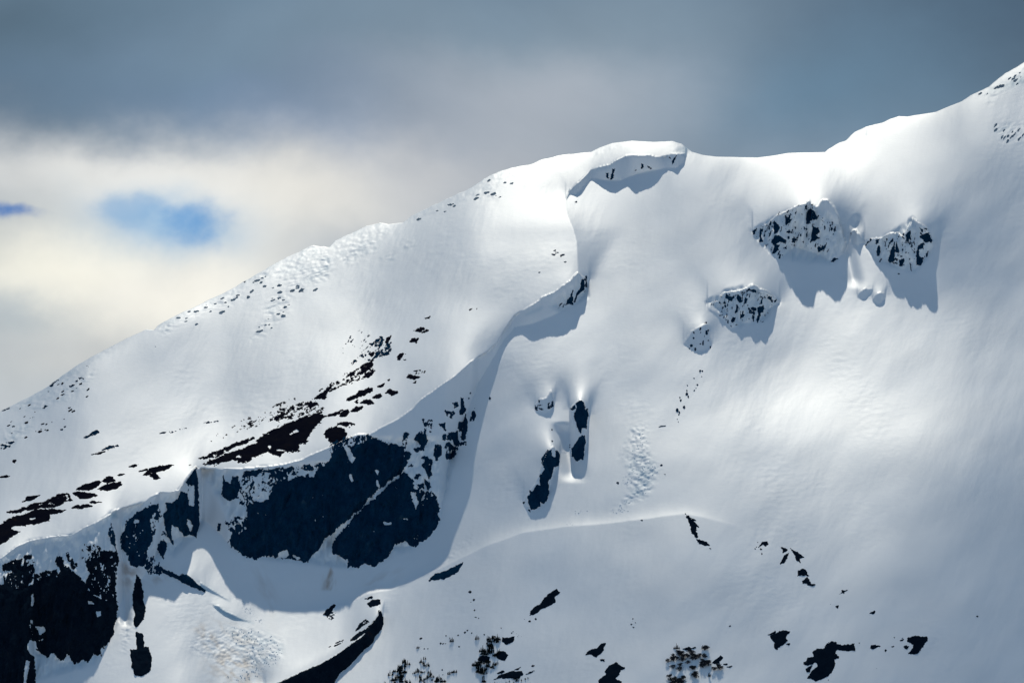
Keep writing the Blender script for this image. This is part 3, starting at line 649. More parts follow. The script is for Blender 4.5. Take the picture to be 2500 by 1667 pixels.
for s, cap, lab in (
    ('590,680 620,640 630,700 640,780 600,890 530,915 500,880 560,860 550,800 500,770 520,720', .6, 'hooked dark rock standing clear of the basin wall, on its upper right'),
    ('1005,315 1030,325 1050,430 1058,460 1010,495 980,460 1010,420', .55, 'pointed rock finger, topmost of the shaded ridge flank'),
    ('1060,490 1080,580 1080,640 1062,770 1005,775 1015,700 985,650 990,590 1030,570 1045,520', .6, 'tall dark slab under the pointed rock finger'),
    ('870,700 980,680 992,830 960,850 930,820 905,760', .45, 'broken dark slab left of the tall slab on the shaded flank'),
    ('820,850 880,805 920,850 975,860 965,930 910,985 850,990 832,900', .2, 'lattice of rock and snow below the broken slab'),
    ('725,840 790,825 800,880 812,940 770,960 740,1015 715,930', .25, 'small speckled rock between the hooked rock and the lattice rock'),
    ('560,945 680,965 712,1020 680,1060 688,1160 660,1195 620,1110 580,1050 600,1010', .3, 'long crooked rock streak right of the basin wall'),
    ('1162,435 1172,510 1150,570 1098,585 1108,520 1130,480', .3, 'rightmost rock of the shaded ridge flank'),
    ('765,600 830,595 838,670 790,645', .3, 'small triangular rock high on the shaded flank'),
    ('585,550 710,565 690,700 620,640', -.02, 'cluster of rock chips above the hooked rock'),
    ('840,460 940,480 920,545 865,520', .0, 'row of rock chips left of the pointed finger'),
    ('915,380 1000,370 990,450 930,420', -.2, 'sparse rock chips beside the pointed finger'),
    ('800,720 880,720 900,770 820,770', .05, 'small chips at the left edge of the broken slab'),
    ('380,700 445,705 410,860 360,855', .15, 'narrow chain of rock on top of the basin wall, right end'),
    ('385,900 460,905 452,980 395,1000', .5, 'rock knob at the top end of the diagonal snow line'),
    ('445,1040 495,1055 480,1080 440,1075', .5, 'small rock lens beside the top of the diagonal snow line'),
    ('495,1190 540,1130 575,1160 530,1205', .2, 'ring shaped rock chips right of the basin wall'),
    ('615,1215 662,1240 675,1290 642,1325', .35, 'narrow rock chip pair below the crooked streak'),
    ('540,1270 590,1255 600,1300 560,1310', .15, 'flat rock chips left of the narrow chip pair'),
    ('635,1390 700,1345 745,1400 705,1465', .2, 'broken rock patch at the right rim of the rounded wall'),
    ('670,1465 765,1475 760,1560 700,1550', .35, 'lowest broken rock patch at the right rim of the rounded wall'),
    ('990,800 1075,795 1065,835 1000,835', .1, 'little rock bits under the tall slab')):
    rock('rock_outcrop', [(P(6, s), cap, 4)], lab, lam=11, step_=1.2)
for x, y, r, lab in ((1118, 265, 10, 'small boulder above the rightmost shaded flank rock'), (1095, 322, 7, 'tiny boulder right of the pointed rock finger'), (1328, 322, 14, 'lone boulder on open snow right of the shaded flank')):
    rock('boulder', [(EL(6, x, y, r, r*1.1), SOL, 2)], lab, 'rock', lam=5, step_=.8, thick=1.5)
# --- scree and rock on the sunlit bench above the cliffs
kw = dict(mat=M_ROCK_SUN, ang=24, stretch=2.5, lam=9, thick=1.3)
rock('rock_field', [(P(3, '190,1100 330,1050 400,1010 560,955 680,900 820,850 860,790 1000,700 1150,630 1280,580 1450,530 1580,490 1585,540 1550,620 1500,660 1480,690 1440,770 1400,850 1310,870 1330,940 1250,960 1150,950 1110,1005 1030,990 960,960 880,990 780,1010 740,1060 640,1070 560,1050 500,1070 400,1095'), .72, 5)],
     'largest brown rock field, on the sunlit snow above the basin rim', 'rock field', holes=[P(3, '1190,755 1290,700 1312,712 1215,755'), P(3, '965,880 1005,880 1000,910 960,912'), P(3, '600,1010 655,990 650,1020'), P(3, '1050,920 1170,930 1165,950 1060,940')], **kw)
rock('rock_field', [(P(3, '510,890 650,830 800,785 830,800 700,860 560,915'), .5, 4), (P(3, '150,1030 250,980 400,935 520,890 540,920 380,1010 340,1020 200,1035'), .15, 5)],
     'thin rock strip along the upper left side of the largest brown field', 'rock field', **kw)
rock('rock_field', [(P(3, '1600,750 1660,670 1750,650 1830,700 1860,760 1800,830 1760,890 1690,850 1640,800'), .7, 5), (P(3, '1740,630 1850,600 1950,630 1880,665 1810,650'), .2, 4)],
     'round rock patch with a curved tail just above the dark wall', 'rock field', **kw)
for s, cap, lab in (
    ('1770,550 1790,510 1880,455 1895,500 1850,550', SOL, 'stubby rock patch between the round patch and the smooth oval one'),
    ('1570,560 1700,515 1830,465 1780,520 1650,550', .2, 'thin rock trail leading right from the largest brown field'),
    ('1905,485 1960,430 2050,425 2040,465 1970,500', SOL, 'smooth oval rock patch on the sunlit snow'),
    ('2005,400 2070,358 2130,353 2182,400 2140,412 2060,402', SOL, 'tent shaped rock patch above the smooth oval one'),
    ('1840,370 1900,320 2010,260 2120,215 2190,215 2160,262 2050,315 1960,340 1900,375', .4, 'long feathered rock patch above the tent shaped one'),
    ('1935,382 2015,345 1985,388', .6, 'small rock sliver under the long feathered patch'),
    ('2125,335 2250,285 2275,320 2180,348', .5, 'small rock patch right of the long feathered one'),
    ('2225,210 2290,180 2280,200 2235,215', .6, 'short dark rock dash above the long feathered patch'),
    ('1470,350 1560,280 1670,245 1620,310 1540,348', .5, 'rock patch at the foot of the thin ascending rock band'),
    ('1575,340 1600,310 1640,318 1610,345', SOL, 'small solid rock beside the foot of the ascending band'),
    ('2055,95 2080,52 2130,42 2148,70 2110,102', SOL, 'solid round rock at the upper end of the ascending band')):
    rock('rock_field', [(P(3, s), cap, 3)], lab, 'rock field', **kw)
rock('rock_field', [(P(3, '1430,350 1600,225 1780,115 1950,30 2160,-80 2170,60 2130,95 1950,135 1700,240 1500,345'), .0, 8)], 'thin ascending band of rock dashes above the feathered patch', 'rock field', mat=M_ROCK_SUN, ang=32, stretch=3.2, lam=9, thick=1.2)
rock('rock_field', [(P(3, '330,810 620,640 950,470 1260,360 1320,420 1100,520 700,690 480,760'), -.26, 8), (P(3, '1000,520 1400,365 1590,430 1590,470 1300,560 1080,605'), .02, 6)], 'loose scatter of rock dashes uphill of the largest brown field', 'rock field', mat=M_ROCK_SUN, ang=26, stretch=3.0, lam=9, thick=1.0)
rock('rock_field', [(P(19, '480,845 600,720 740,590 850,540 910,620 910,730 800,760 680,805 600,790'), -.02, 6)], 'slanting cluster of dark rock dashes in the middle of the sunlit slope', 'rock field', ang=42, stretch=2.6, lam=10, thick=1.2)
rock('rock_field', [(P(19, '360,700 460,560 600,480 670,540 560,660 440,750'), -.33, 6)], 'faint rock dashes uphill left of the slanting cluster', 'rock field', ang=42, stretch=3.0, lam=8, thick=1.0)
for s, cap, lab in (
    ('845,600 870,555 935,515 915,560 888,612 860,628', SOL, 'largest rock of the slanting cluster, leaf shaped'),
    ('685,745 710,705 735,718 722,752 698,775', SOL, 'compact rock in the lower part of the slanting cluster'),
    ('478,845 550,798 525,832 490,845', .6, 'small rock at the lowest tip of the slanting cluster'),
    ('1105,612 1150,565 1215,562 1195,612', .5, 'arched rock right of the slanting cluster'),
    ('1165,475 1250,435 1345,478 1260,510', .15, 'little rock group uphill of the arched rock'),
    ('1285,345 1345,320 1335,350', .2, 'faint rock flakes at the upper right above the arched rock'),
    ('975,795 1000,740 1055,728 1035,768 1012,798', .75, 'small curled rock below the arched rock'),
    ('1055,740 1090,728 1080,745', .5, 'tiny rock tip beside the curled rock'),
    ('1045,795 1080,792 1070,806', .6, 'tiny rock right under the curled rock'),
    ('1075,1000 1110,955 1165,965 1245,988 1160,1012', .4, 'spider shaped rock on the bright snow near the ridge edge'),
    ('1160,925 1300,905 1280,935 1180,950', -.1, 'thin flakes above the spider shaped rock'),
    ('1155,1050 1195,1038 1180,1056', .6, 'tiny rock below the spider shaped rock'),
    ('845,1170 905,1110 995,1150 985,1172 930,1182', .6, 'low rock with a notched top, nearest the ridge edge'),
    ('875,1025 900,1010 895,1028', .7, 'single tiny rock dash left of the spider shaped rock'),
    ('1760,262 1870,208 1850,250', -.05, 'faint rock scratches far right on the sunlit slope'),
    ('770,1090 840,1062 830,1082 780,1102', .6, 'short rock bar at the upper end of the feathered patch')):
    rock('rock_field', [(P(19, s), cap, 3)], lab, 'rock', ang=30, stretch=2.0, lam=9, thick=1.2, step_=1.2, mat=M_ROCK_SUN)
kw = dict(mat=M_ROCK_SUN, ang=14, stretch=2.4, lam=11, thick=1.2)
rock('rock_field', [(P(1, '-600,700 0,705 100,650 200,620 350,560 500,560 640,560 600,592 480,610 475,670 350,700 130,720 100,740 195,770 120,820 0,900 -600,1300'), .78, 4)], 'solid brown rock slab at the left edge above the snow lip', 'rock field', holes=[P(1, '280,650 360,630 300,665')], **kw)
rock('rock_field', [(P(1, '15,585 200,550 260,520 400,490 560,415 650,395 690,470 600,505 560,535 400,545 240,565 150,605'), .3, 4)], 'long streaky rock belt above the solid brown slab', 'rock field', **kw)
for s, cap, lab in (
    ('670,400 760,388 900,410 945,430 850,465 760,450', .6, 'rock patch at the right end of the streaky belt'),
    ('215,487 260,440 395,420 300,475', SOL, 'wing shaped rock on the shaded snow above the streaky belt'),
    ('675,552 720,520 840,508 880,530 780,555', .75, 'narrow rock bar under the right end of the streaky belt'),
    ('845,492 910,475 975,490 910,502', .75, 'thin rock bar with a small peak, isolated on bright snow'),
    ('725,378 800,320 950,278 965,300 920,362 850,378', .75, 'left half of the paired rock patches near the middle of the snow edge'),
    ('925,368 1000,330 1150,292 1170,320 1100,372 1000,380', .8, 'right half of the paired rock patches, crescent shaped'),
    ('970,290 1020,248 1080,245 1105,290 1030,318', .8, 'top lobe of the paired rock patches'),
    ('1090,240 1160,222 1235,212 1160,236', .5, 'thin dark dash right of the top lobe'),
    ('1365,232 1430,170 1530,140 1640,128 1670,135 1560,190 1490,212 1535,262 1480,278 1420,242', .5, 'forked rock patch left of the notch in the ridge'),
    ('1320,195 1420,168 1400,185 1330,200', .6, 'thin rock bar at the left of the forked patch'),
    ('1235,152 1345,120 1285,158', .6, 'small dark dash on the shaded snow above the forked patch'),
    ('1795,145 1830,118 1838,135', .7, 'small rock tip beside the notch in the ridge'),
    ('1868,150 1876,140 1888,162 1882,180', SOL, 'dark fang of rock right at the notch'),
    ('-40,250 70,228 105,240 60,262 0,262', .6, 'small rock at the left edge on the shaded slope'),
    ('875,38 960,14 1035,-2 940,32', .6, 'thin rock dash high on the shaded left slope'),
    ('115,100 130,88 150,95 125,104', .6, 'tiny rock on the shaded slope near the left edge')):
    rock('rock_field', [(P(1, s), cap, 3)], lab, 'rock', **kw)
for s, cap, lab in (
    ('800,1442 930,1368 945,1392 830,1445', .15, 'thin rock dashes in the lower middle of the grey left slope'),
    ('572,1372 605,1350 602,1376', .8, 'small dark boulder in the left part of the grey slope'),
    ('600,1340 640,1330 625,1342', .5, 'tiny rock upslope of the small dark boulder'),
    ('1530,1402 1780,1350 1620,1405 1560,1420', -.05, 'broken row of flat rocks at the bottom of the grey slope'),
    ('1950,1300 2080,1285 1960,1306', .2, 'fine rock line right of the broken row'),
    ('975,1562 1040,1518 1130,1512 1165,1520 1100,1540', .6, 'dark double rock in the lowest part of the grey slope'),
    ('660,950 780,860 800,880 700,940 680,960', -.05, 'rime covered rocks on the upper left slope'),
    ('450,955 550,880 560,890 500,945', .2, 'dark rocks right on the skyline at the left'),
    ('0,1190 90,1150 80,1162 20,1188', .5, 'dark rocks on the skyline at the far left edge'),
    ('385,1172 410,1125 460,1135 430,1160', .0, 'rime covered rocks below the left skyline'),
    ('685,1070 700,1050 700,1065', .8, 'tiny dark boulder on the upper left slope'),
    ('450,1000 500,985 470,1002', .5, 'small rock bar just below the left skyline'),
    ('-60,1560 20,1500 130,1480 100,1520 20,1560', -.05, 'rock bits at the left edge of the grey slope'),
    ('120,1338 150,1325 140,1338', .6, 'tiny rock left of the rime covered rocks'),
    ('290,1258 330,1240 315,1255', .6, 'tiny rock dash on the grey slope near the left'),
    ('440,1272 470,1250 460,1268', .6, 'short rock dash right of the tiny dash'),
    ('1475,575 1500,568 1500,580', .5, 'tiny rock high on the grey slope'),
    ('830,755 846,748 842,758', .8, 'pebble sized rock just below the skyline')):
    rock('boulder', [(P(17, s), cap, 3)], lab, 'rock', ang=26, stretch=2.2, lam=8, thick=1.0, step_=1.0)
rr_ = random.Random(21)
def specks(z, poly, n, label, group, rx=(3, 9), mat=None, ang=16):
    p = P(z, poly); x0, y0 = p.min(0); x1, y1 = p.max(0); k = 0
    while k < n:
        u, v = rr_.uniform(x0, x1), rr_.uniform(y0, y1)
        if sdist(p, np.array([u]), np.array([v]))[0] < 0: continue
        a = rr_.uniform(*rx)*rr_.uniform(.5, 1)
        rock('boulder', [(EL(0, u, v, a, a*rr_.uniform(.25, .45), ang+rr_.uniform(-8, 12)), .8, 1.6)], label, 'rock', group, mat=mat or M_RIME, lam=5, step_=.9, thick=.8, ang=ang); k += 1
specks(18, '-300,1000 60,860 560,560 620,640 560,800 200,960 -200,1100', 26, 'rime dusted stone on the crusted snow just below the left skyline', 'stones below the left skyline')
specks(18, '600,700 1050,640 1000,760 760,900 560,1160 430,1170 560,900', 26, 'rime dusted stone on the slope under the rounded ridge knob', 'stones under the ridge knob')
specks(17, '0,1240 200,1120 620,900 960,800 900,1000 660,1300 100,1500 0,1540', 34, 'thin dark stone on the grey slope at the far left', 'stones on the far left slope', rx=(2.5, 7), mat=M_ROCK_SUN, ang=24)
specks(20, '340,740 700,500 1040,350 1200,400 1100,600 850,570 600,700', 16, 'rime dusted stone below the skyline between knob and summit', 'stones between knob and summit')
specks(12, '1640,470 1810,390 1990,290 2156,190 2156,340 1830,430', 16, 'blue rimed stone on the crusted summit slope in the top right corner', 'stones in the top right corner', rx=(4, 10), ang=35)
specks(12, '1860,730 2140,680 2150,860 1940,930', 16, 'rimed stone in the small cluster at the right edge', 'stones at the right edge', rx=(4, 9), ang=50)
rock('boulder', [(P(18, '335,682 350,670 362,678 350,686'), SOL, 2)], 'single dark boulder poking over the left skyline', 'rock', lam=6, step_=.8, thick=1)
rock('boulder', [(P(18, '955,755 980,745 985,755'), SOL, 2)], 'tiny dark boulder at the foot of the rimed ridge knob', 'rock', lam=6, step_=.8, thick=1)
for s, lab in (('1040,75 1075,52 1100,50 1060,78', 'upper dark dash beside the sharp snow edge'), ('1075,85 1120,78 1110,92', 'middle dark dash beside the sharp snow edge'), ('1035,108 1090,102 1060,120', 'lower dark dash beside the sharp snow edge'),
               ('1125,130 1185,115 1150,138', 'right dark dash beside the sharp snow edge'), ('1188,208 1235,206 1220,214', 'lowest thin dash beside the sharp snow edge'), ('835,340 888,332 870,345', 'thin rock line left of the sharp snow edge')):
    rock('boulder', [(P(11, s), .5, 3)], lab, 'rock', ang=15, stretch=2.2, lam=8, thick=.8, step_=1.0)
# --- ridge nose and summit cornice
rock('rock_outcrop', [(P(11, s), .55, 3) for s in ('1105,805 1130,740 1165,728 1125,800', '1155,785 1190,738 1180,788', '1205,755 1230,690 1260,650 1290,560 1308,565 1295,640 1308,660 1295,745 1240,735',
     '1310,715 1355,590 1400,540 1400,470 1420,425 1448,425 1452,545 1400,585 1360,645 1322,720', '1460,380 1475,370 1470,520 1455,540', '1430,595 1460,575 1455,592')],
     'streaky rocks under the sharp snow nose of the middle ridge', ang=60, stretch=2.2, lam=9, step_=1.0)
for s, cap, lab in (('470,372 492,375 495,425 475,412', .8, 'dark rock in the shaded cornice hollow, leftmost under the summit'), ('515,430 530,345 555,330 545,380 530,432', .3, 'thin rock streak beside the leftmost cornice rock'),
     ('785,335 792,295 802,300 795,335', .7, 'slim rock in the middle of the shaded cornice'), ('838,312 850,310 880,338 865,340', .6, 'small rock pair right of the slim cornice rock'), ('732,355 738,343 745,350', .8, 'tiny rock dot under the summit cornice'),
     ('1060,295 1070,250 1100,220 1085,285', .4, 'rock streak under the rimed right end of the summit'), ('1030,235 1060,230 1050,250', .1, 'rimed rock flakes at the right end of the summit'),
     ('236,515 246,508 248,518', .8, 'single rock dot in the small shaded hollow left of the summit'), ('195,635 212,628 214,642', .8, 'single rock dot below the small shaded hollow')):
    rock('rock_outcrop', [(P(10, s), cap, 2.5)], lab, 'rock', ang=75, lam=8, step_=1.0, thick=1.5)
# --- outcrops on the big right hand slope
def multi(z, items, label, face=None):
    if face: items = items + [(face, -.27)]
    rock('rock_outcrop', [(P(z, s), c, 2.5) for s, c in items], label, ang=80, stretch=2.2, lam=8, amp=.75, step_=1.0, thick=2.0)
multi(9, [('385,525 378,450 390,385 430,415 448,450 425,500', .8), ('498,325 532,350 537,400 510,435 498,390', .35), ('348,610 390,535 440,535 525,590 505,625 440,600 400,625', .6), ('445,490 475,420 470,460 455,500', .6), ('365,725 390,625 445,635 430,690 385,725', .3),
          ('490,670 520,630 510,672', .7), ('425,775 455,735 445,775', .5), ('525,545 548,538 545,570 525,570', .6),
          ('718,410 722,300 755,260 800,275 838,352 795,380 765,375 740,412', .28), ('765,605 775,520 788,438 845,455 868,500 820,530 862,560 800,592', .75), ('832,722 850,648 862,675 938,610 922,662 885,688', .6),
          ('978,808 1012,762 1050,778 1005,808', .4), ('230,612 238,455 250,470 255,560 270,600', .5), ('158,490 200,460 180,510 165,525', .2), ('275,550 285,500 295,540', .3), ('415,320 440,290 425,340', .5), ('975,480 995,450 1003,470 985,492', .5), ('575,560 600,540 590,640 570,630', -.1), ('655,540 665,500 668,545', .3), ('630,225 650,215 645,240', .5)],
      'wide snowy crag with streaked dark rock, left of the two large ones', '160,490 400,350 600,250 740,200 860,260 900,400 1040,400 1090,560 960,700 840,700 600,600 480,740 380,740 330,660 230,600')
multi(9, [('1340,640 1385,560 1405,570 1400,605 1365,610', .35), ('1452,745 1458,680 1485,635 1498,700 1482,748', .6), ('1480,810 1500,765 1510,780 1492,812', .6), ('1572,795 1590,730 1642,600 1645,720 1632,785 1600,825', .8), ('1648,705 1660,590 1690,690 1680,720', .8), ('1690,790 1745,770 1750,800 1705,855', .4),
          ('1765,580 1762,520 1812,475 1805,560 1780,605', .6), ('1905,545 1950,520 2002,505 2028,585 1970,612 1930,575', .6), ('1865,845 1868,740 1885,640 1945,605 1935,660 1902,690 1900,750 1950,770 1922,845', .7), ('1905,450 1942,475 1932,502 1912,480', .6),
          ('1800,830 1810,830 1820,905 1805,885', .6), ('1600,600 1625,560 1630,600', .3), ('1440,590 1480,575 1470,610', .1), ('1700,640 1760,650 1750,700 1700,690', -.1), ('1970,740 1995,690 1990,730 1975,770', .4), ('2010,600 2030,570 2028,615', .4), ('1750,720 1765,690 1770,720', .3), ('1640,780 1680,770 1670,795', .4)],
      'rounded snowy crag with black ribs, rightmost crag of the right slope', '1340,620 1500,590 1680,540 1780,480 1850,400 1990,460 2035,600 1980,800 1860,860 1700,850 1500,780')
rock('boulder', [(P(9, '1182,540 1186,500 1194,500 1190,540'), .7, 2)], 'thin upright rock between the two large crags', 'rock', lam=7, step_=.8)
rock('boulder', [(EL(9, 1690, 937, 7, 5), .8, 2)], 'tiny rock dot in the shadow below the rounded crag', 'rock', lam=6, step_=.8, thick=1)
multi(8, [('665,300 678,260 700,285 740,290 758,262 758,305 722,340', .8), ('780,312 785,262 822,300 828,340 802,350', .6), ('828,270 836,270 834,340', .5), ('852,342 862,295 882,312 872,345 858,362', .7), ('875,235 895,210 960,228 972,258 920,242', .45), ('595,348 622,335 640,385 620,362', .5),
          ('758,450 776,372 790,365 788,430 765,460', .5), ('685,540 700,495 696,545', .4), ('718,525 740,485 765,495 748,520 735,540', .7), ('710,560 737,570 728,595', .7), ('615,470 645,462 630,478', .5), ('885,400 940,385 968,400 955,450 942,535 912,525 930,460 895,450', .3),
          ('978,392 1042,375 1036,440 1003,450 1000,505 975,540 962,515 985,450', .45), ('1058,268 1112,298 1118,345 1085,310', .15), ('1138,330 1158,322 1145,345', .4), ('730,390 742,385 735,415', .4), ('990,365 1010,335 1025,310 1020,360', .2)],
      'smaller snowy crag, down left of the wide crag', '520,370 660,260 860,230 980,250 1150,320 1100,400 1030,530 930,540 760,560 640,500')
for x, y, rx, ry in ((487, 635, 11, 24), (505, 615, 6, 10), (458, 730, 9, 26), (382, 795, 11, 22), (345, 760, 16, 12), (530, 778, 6, 12), (366, 685, 5, 8), (430, 600, 5, 14), (435, 630, 5, 9), (470, 665, 6, 12), (485, 540, 7, 8), (468, 543, 4, 5), (376, 735, 5, 8), (370, 635, 4, 10), (435, 745, 7, 7), (508, 708, 4, 5), (325, 785, 6, 6)):
    rock('boulder', [(EL(8, x, y, rx, ry), .8, 2)], 'dark boulder in the loose cluster left of the smaller snowy crag', 'rock', 'boulders left of the smaller snowy crag', lam=7, step_=.8, thick=1.2)
for x, y, rx, ry in ((428, 1000, 6, 6), (450, 1003, 7, 7), (443, 1055, 7, 8), (402, 1131, 10, 9), (390, 1165, 5, 5), (375, 1188, 5, 6), (374, 1070, 5, 5), (462, 1104, 4, 5), (305, 1140, 5, 6), (302, 1190, 7, 9), (300, 1222, 11, 14), (315, 1248, 8, 16), (242, 1280, 13, 14), (236, 1256, 5, 5), (276, 1345, 12, 15), (207, 1375, 10, 15), (228, 1396, 6, 8), (225, 1417, 4, 4), (220, 1488, 9, 13), (213, 1462, 4, 4)):
    rock('boulder', [(EL(8, x, y, rx, ry), .85, 2)], 'small boulder in the long thin chain running down the open slope', 'rock', 'boulders of the thin chain', lam=6, step_=.7, thick=1.2)
multi(7, [('610,330 630,305 662,298 690,308 702,380 735,430 718,520 708,572 670,570 662,635 640,605 620,540 603,490 592,420 622,390', .85), ('640,650 700,635 706,700 692,780 682,868 655,865 628,888 600,860 575,835 570,760 612,700', .65), ('555,380 600,350 610,380 575,395', .1), ('545,720 560,715 560,760 548,750', .4), ('700,400 730,380 728,420', .1)],
      'upright dark rock with a rusty stain, right one of the central pair')
multi(7, [('325,795 335,780 378,778 392,840 418,852 418,790 440,778 456,820 448,930 400,942 380,1045 340,1080 352,1120 356,1180 330,1262 300,1292 272,1272 272,1312 222,1342 180,1348 160,1290 148,1230 200,1160 240,1105 268,1110 262,1020 312,960 282,900 288,840', .85), ('105,1270 125,1270 125,1295 108,1295', .7), ('140,1340 175,1350 172,1365', .5), ('155,1155 180,1165 185,1190 165,1180', .3)],
      'long dark slanting rock, left one of the central pair')
for s, cap, lab in (('255,300 268,298 266,335 254,330', .8, 'slim upright rock above the long slanting rock'), ('335,325 395,315 395,360 350,385', .15, 'speckled rock bits in the small shaded hollow'), ('225,350 305,345 295,395 225,395', -.12, 'sparse rock chips beside the slim upright rock'),
                    ('375,575 388,580 382,600', .6, 'tiny rock between the hollow and the slanting rock'), ('375,685 390,690 382,705', .7, 'tiny rock just above the slanting rock')):
    rock('rock_outcrop', [(P(7, s), cap, 2.5)], lab, 'rock', lam=7, step_=.8, thick=1.3)
for x, y, r, lab in ((1010, 1092, 8, 'lone pebble left of the broken ice tongue'), (1432, 924, 10, 'flat rock right of the broken ice tongue'), (1240, 1447, 6, 'dark dot on the snow crest below the ice tongue'), (1462, 1008, 5, 'pebble below the flat rock by the ice tongue')):
    rock('boulder', [(EL(7, x, y, r*1.4, r*.8), .9, 2)], lab, 'rock', lam=5, step_=.8, thick=1)
rock('boulder', [(P(7, '1402,560 1425,545 1472,543 1470,550 1430,553'), SOL, 1.5)], 'thin curved crack line above the bright snow bowl', 'crack', lam=20, amp=.2, step_=.8, thick=.6)
# --- foreground ground
rock('rock_rib', [(P(5, '700,1570 830,1491 1000,1410 1300,1280 1480,1180 1640,1070 1800,960 1900,830 1990,710 2010,655 2045,700 2057,800 2030,870 1950,960 1930,1030 1850,1090 1760,1180 1690,1270 1550,1380 1480,1491 1300,1640 1000,1800 700,1960'), SOL, 3)],
     'long curved black rock wall at the bottom, edge of the lit basin', 'rock', mat=M_DARK, amp=.45, lam=12)
for s, cap, lab in (
    ('1672,1008 1690,960 1780,900 1860,860 1905,815 1875,890 1800,950 1720,1000', .75, 'slim rock strip lying against the upper side of the curved black wall'),
    ('1725,895 1780,800 1860,745 1888,790 1820,835', .15, 'loose rock flakes above the slim strip'),
    ('1362,705 1390,650 1440,610 1490,572 1508,600 1470,650 1440,692 1410,720', SOL, 'dark leaf shaped rock on the bright snow inside the basin'),
    ('1460,680 1520,690 1540,770 1420,760 1400,740', -.22, 'pebbles around the foot of the leaf shaped rock'),
    ('1868,578 1920,533 2018,532 2012,580 1980,602 1890,612', SOL, 'dark fish shaped rock on the bright crest'),
    ('1835,525 1915,488 1925,500 1870,530', .15, 'small rock chips above the fish shaped rock'),
    ('1980,615 2020,612 2010,625', .7, 'tiny rock between the fish shaped rock and the black wall'),
    ('1980,680 1995,655 2015,665 2000,685', .8, 'small knob at the upper tip of the black wall'),
    ('1485,1062 1605,1010 1600,1020 1500,1062', .5, 'thin rock dash left of the slim strip'),
    ('1492,1030 1590,995 1580,1008 1510,1032', .4, 'upper thin rock dash left of the slim strip'),
    ('1400,1082 1440,1068 1420,1080', .6, 'tiny rock dash farthest left of the slim strip')):
    rock('rock_outcrop', [(P(5, s), cap, 2.5)], lab, 'rock', mat=M_DARK, ang=30, stretch=1.8, lam=9, step_=1.0, thick=1.2)
rock('rock_outcrop', [(P(4, '2005,1062 2060,1008 2150,980 2288,912 2245,985 2200,1022 2130,1052'), .75, 3)], 'slanting blade of dark rock on the crest between basin and lower slope', 'rock', ang=28, lam=9, thick=1.2, step_=1.0)
kwf = dict(mat=M_DARK, ang=30, stretch=1.9, lam=10, thick=1.2, step_=1.1)
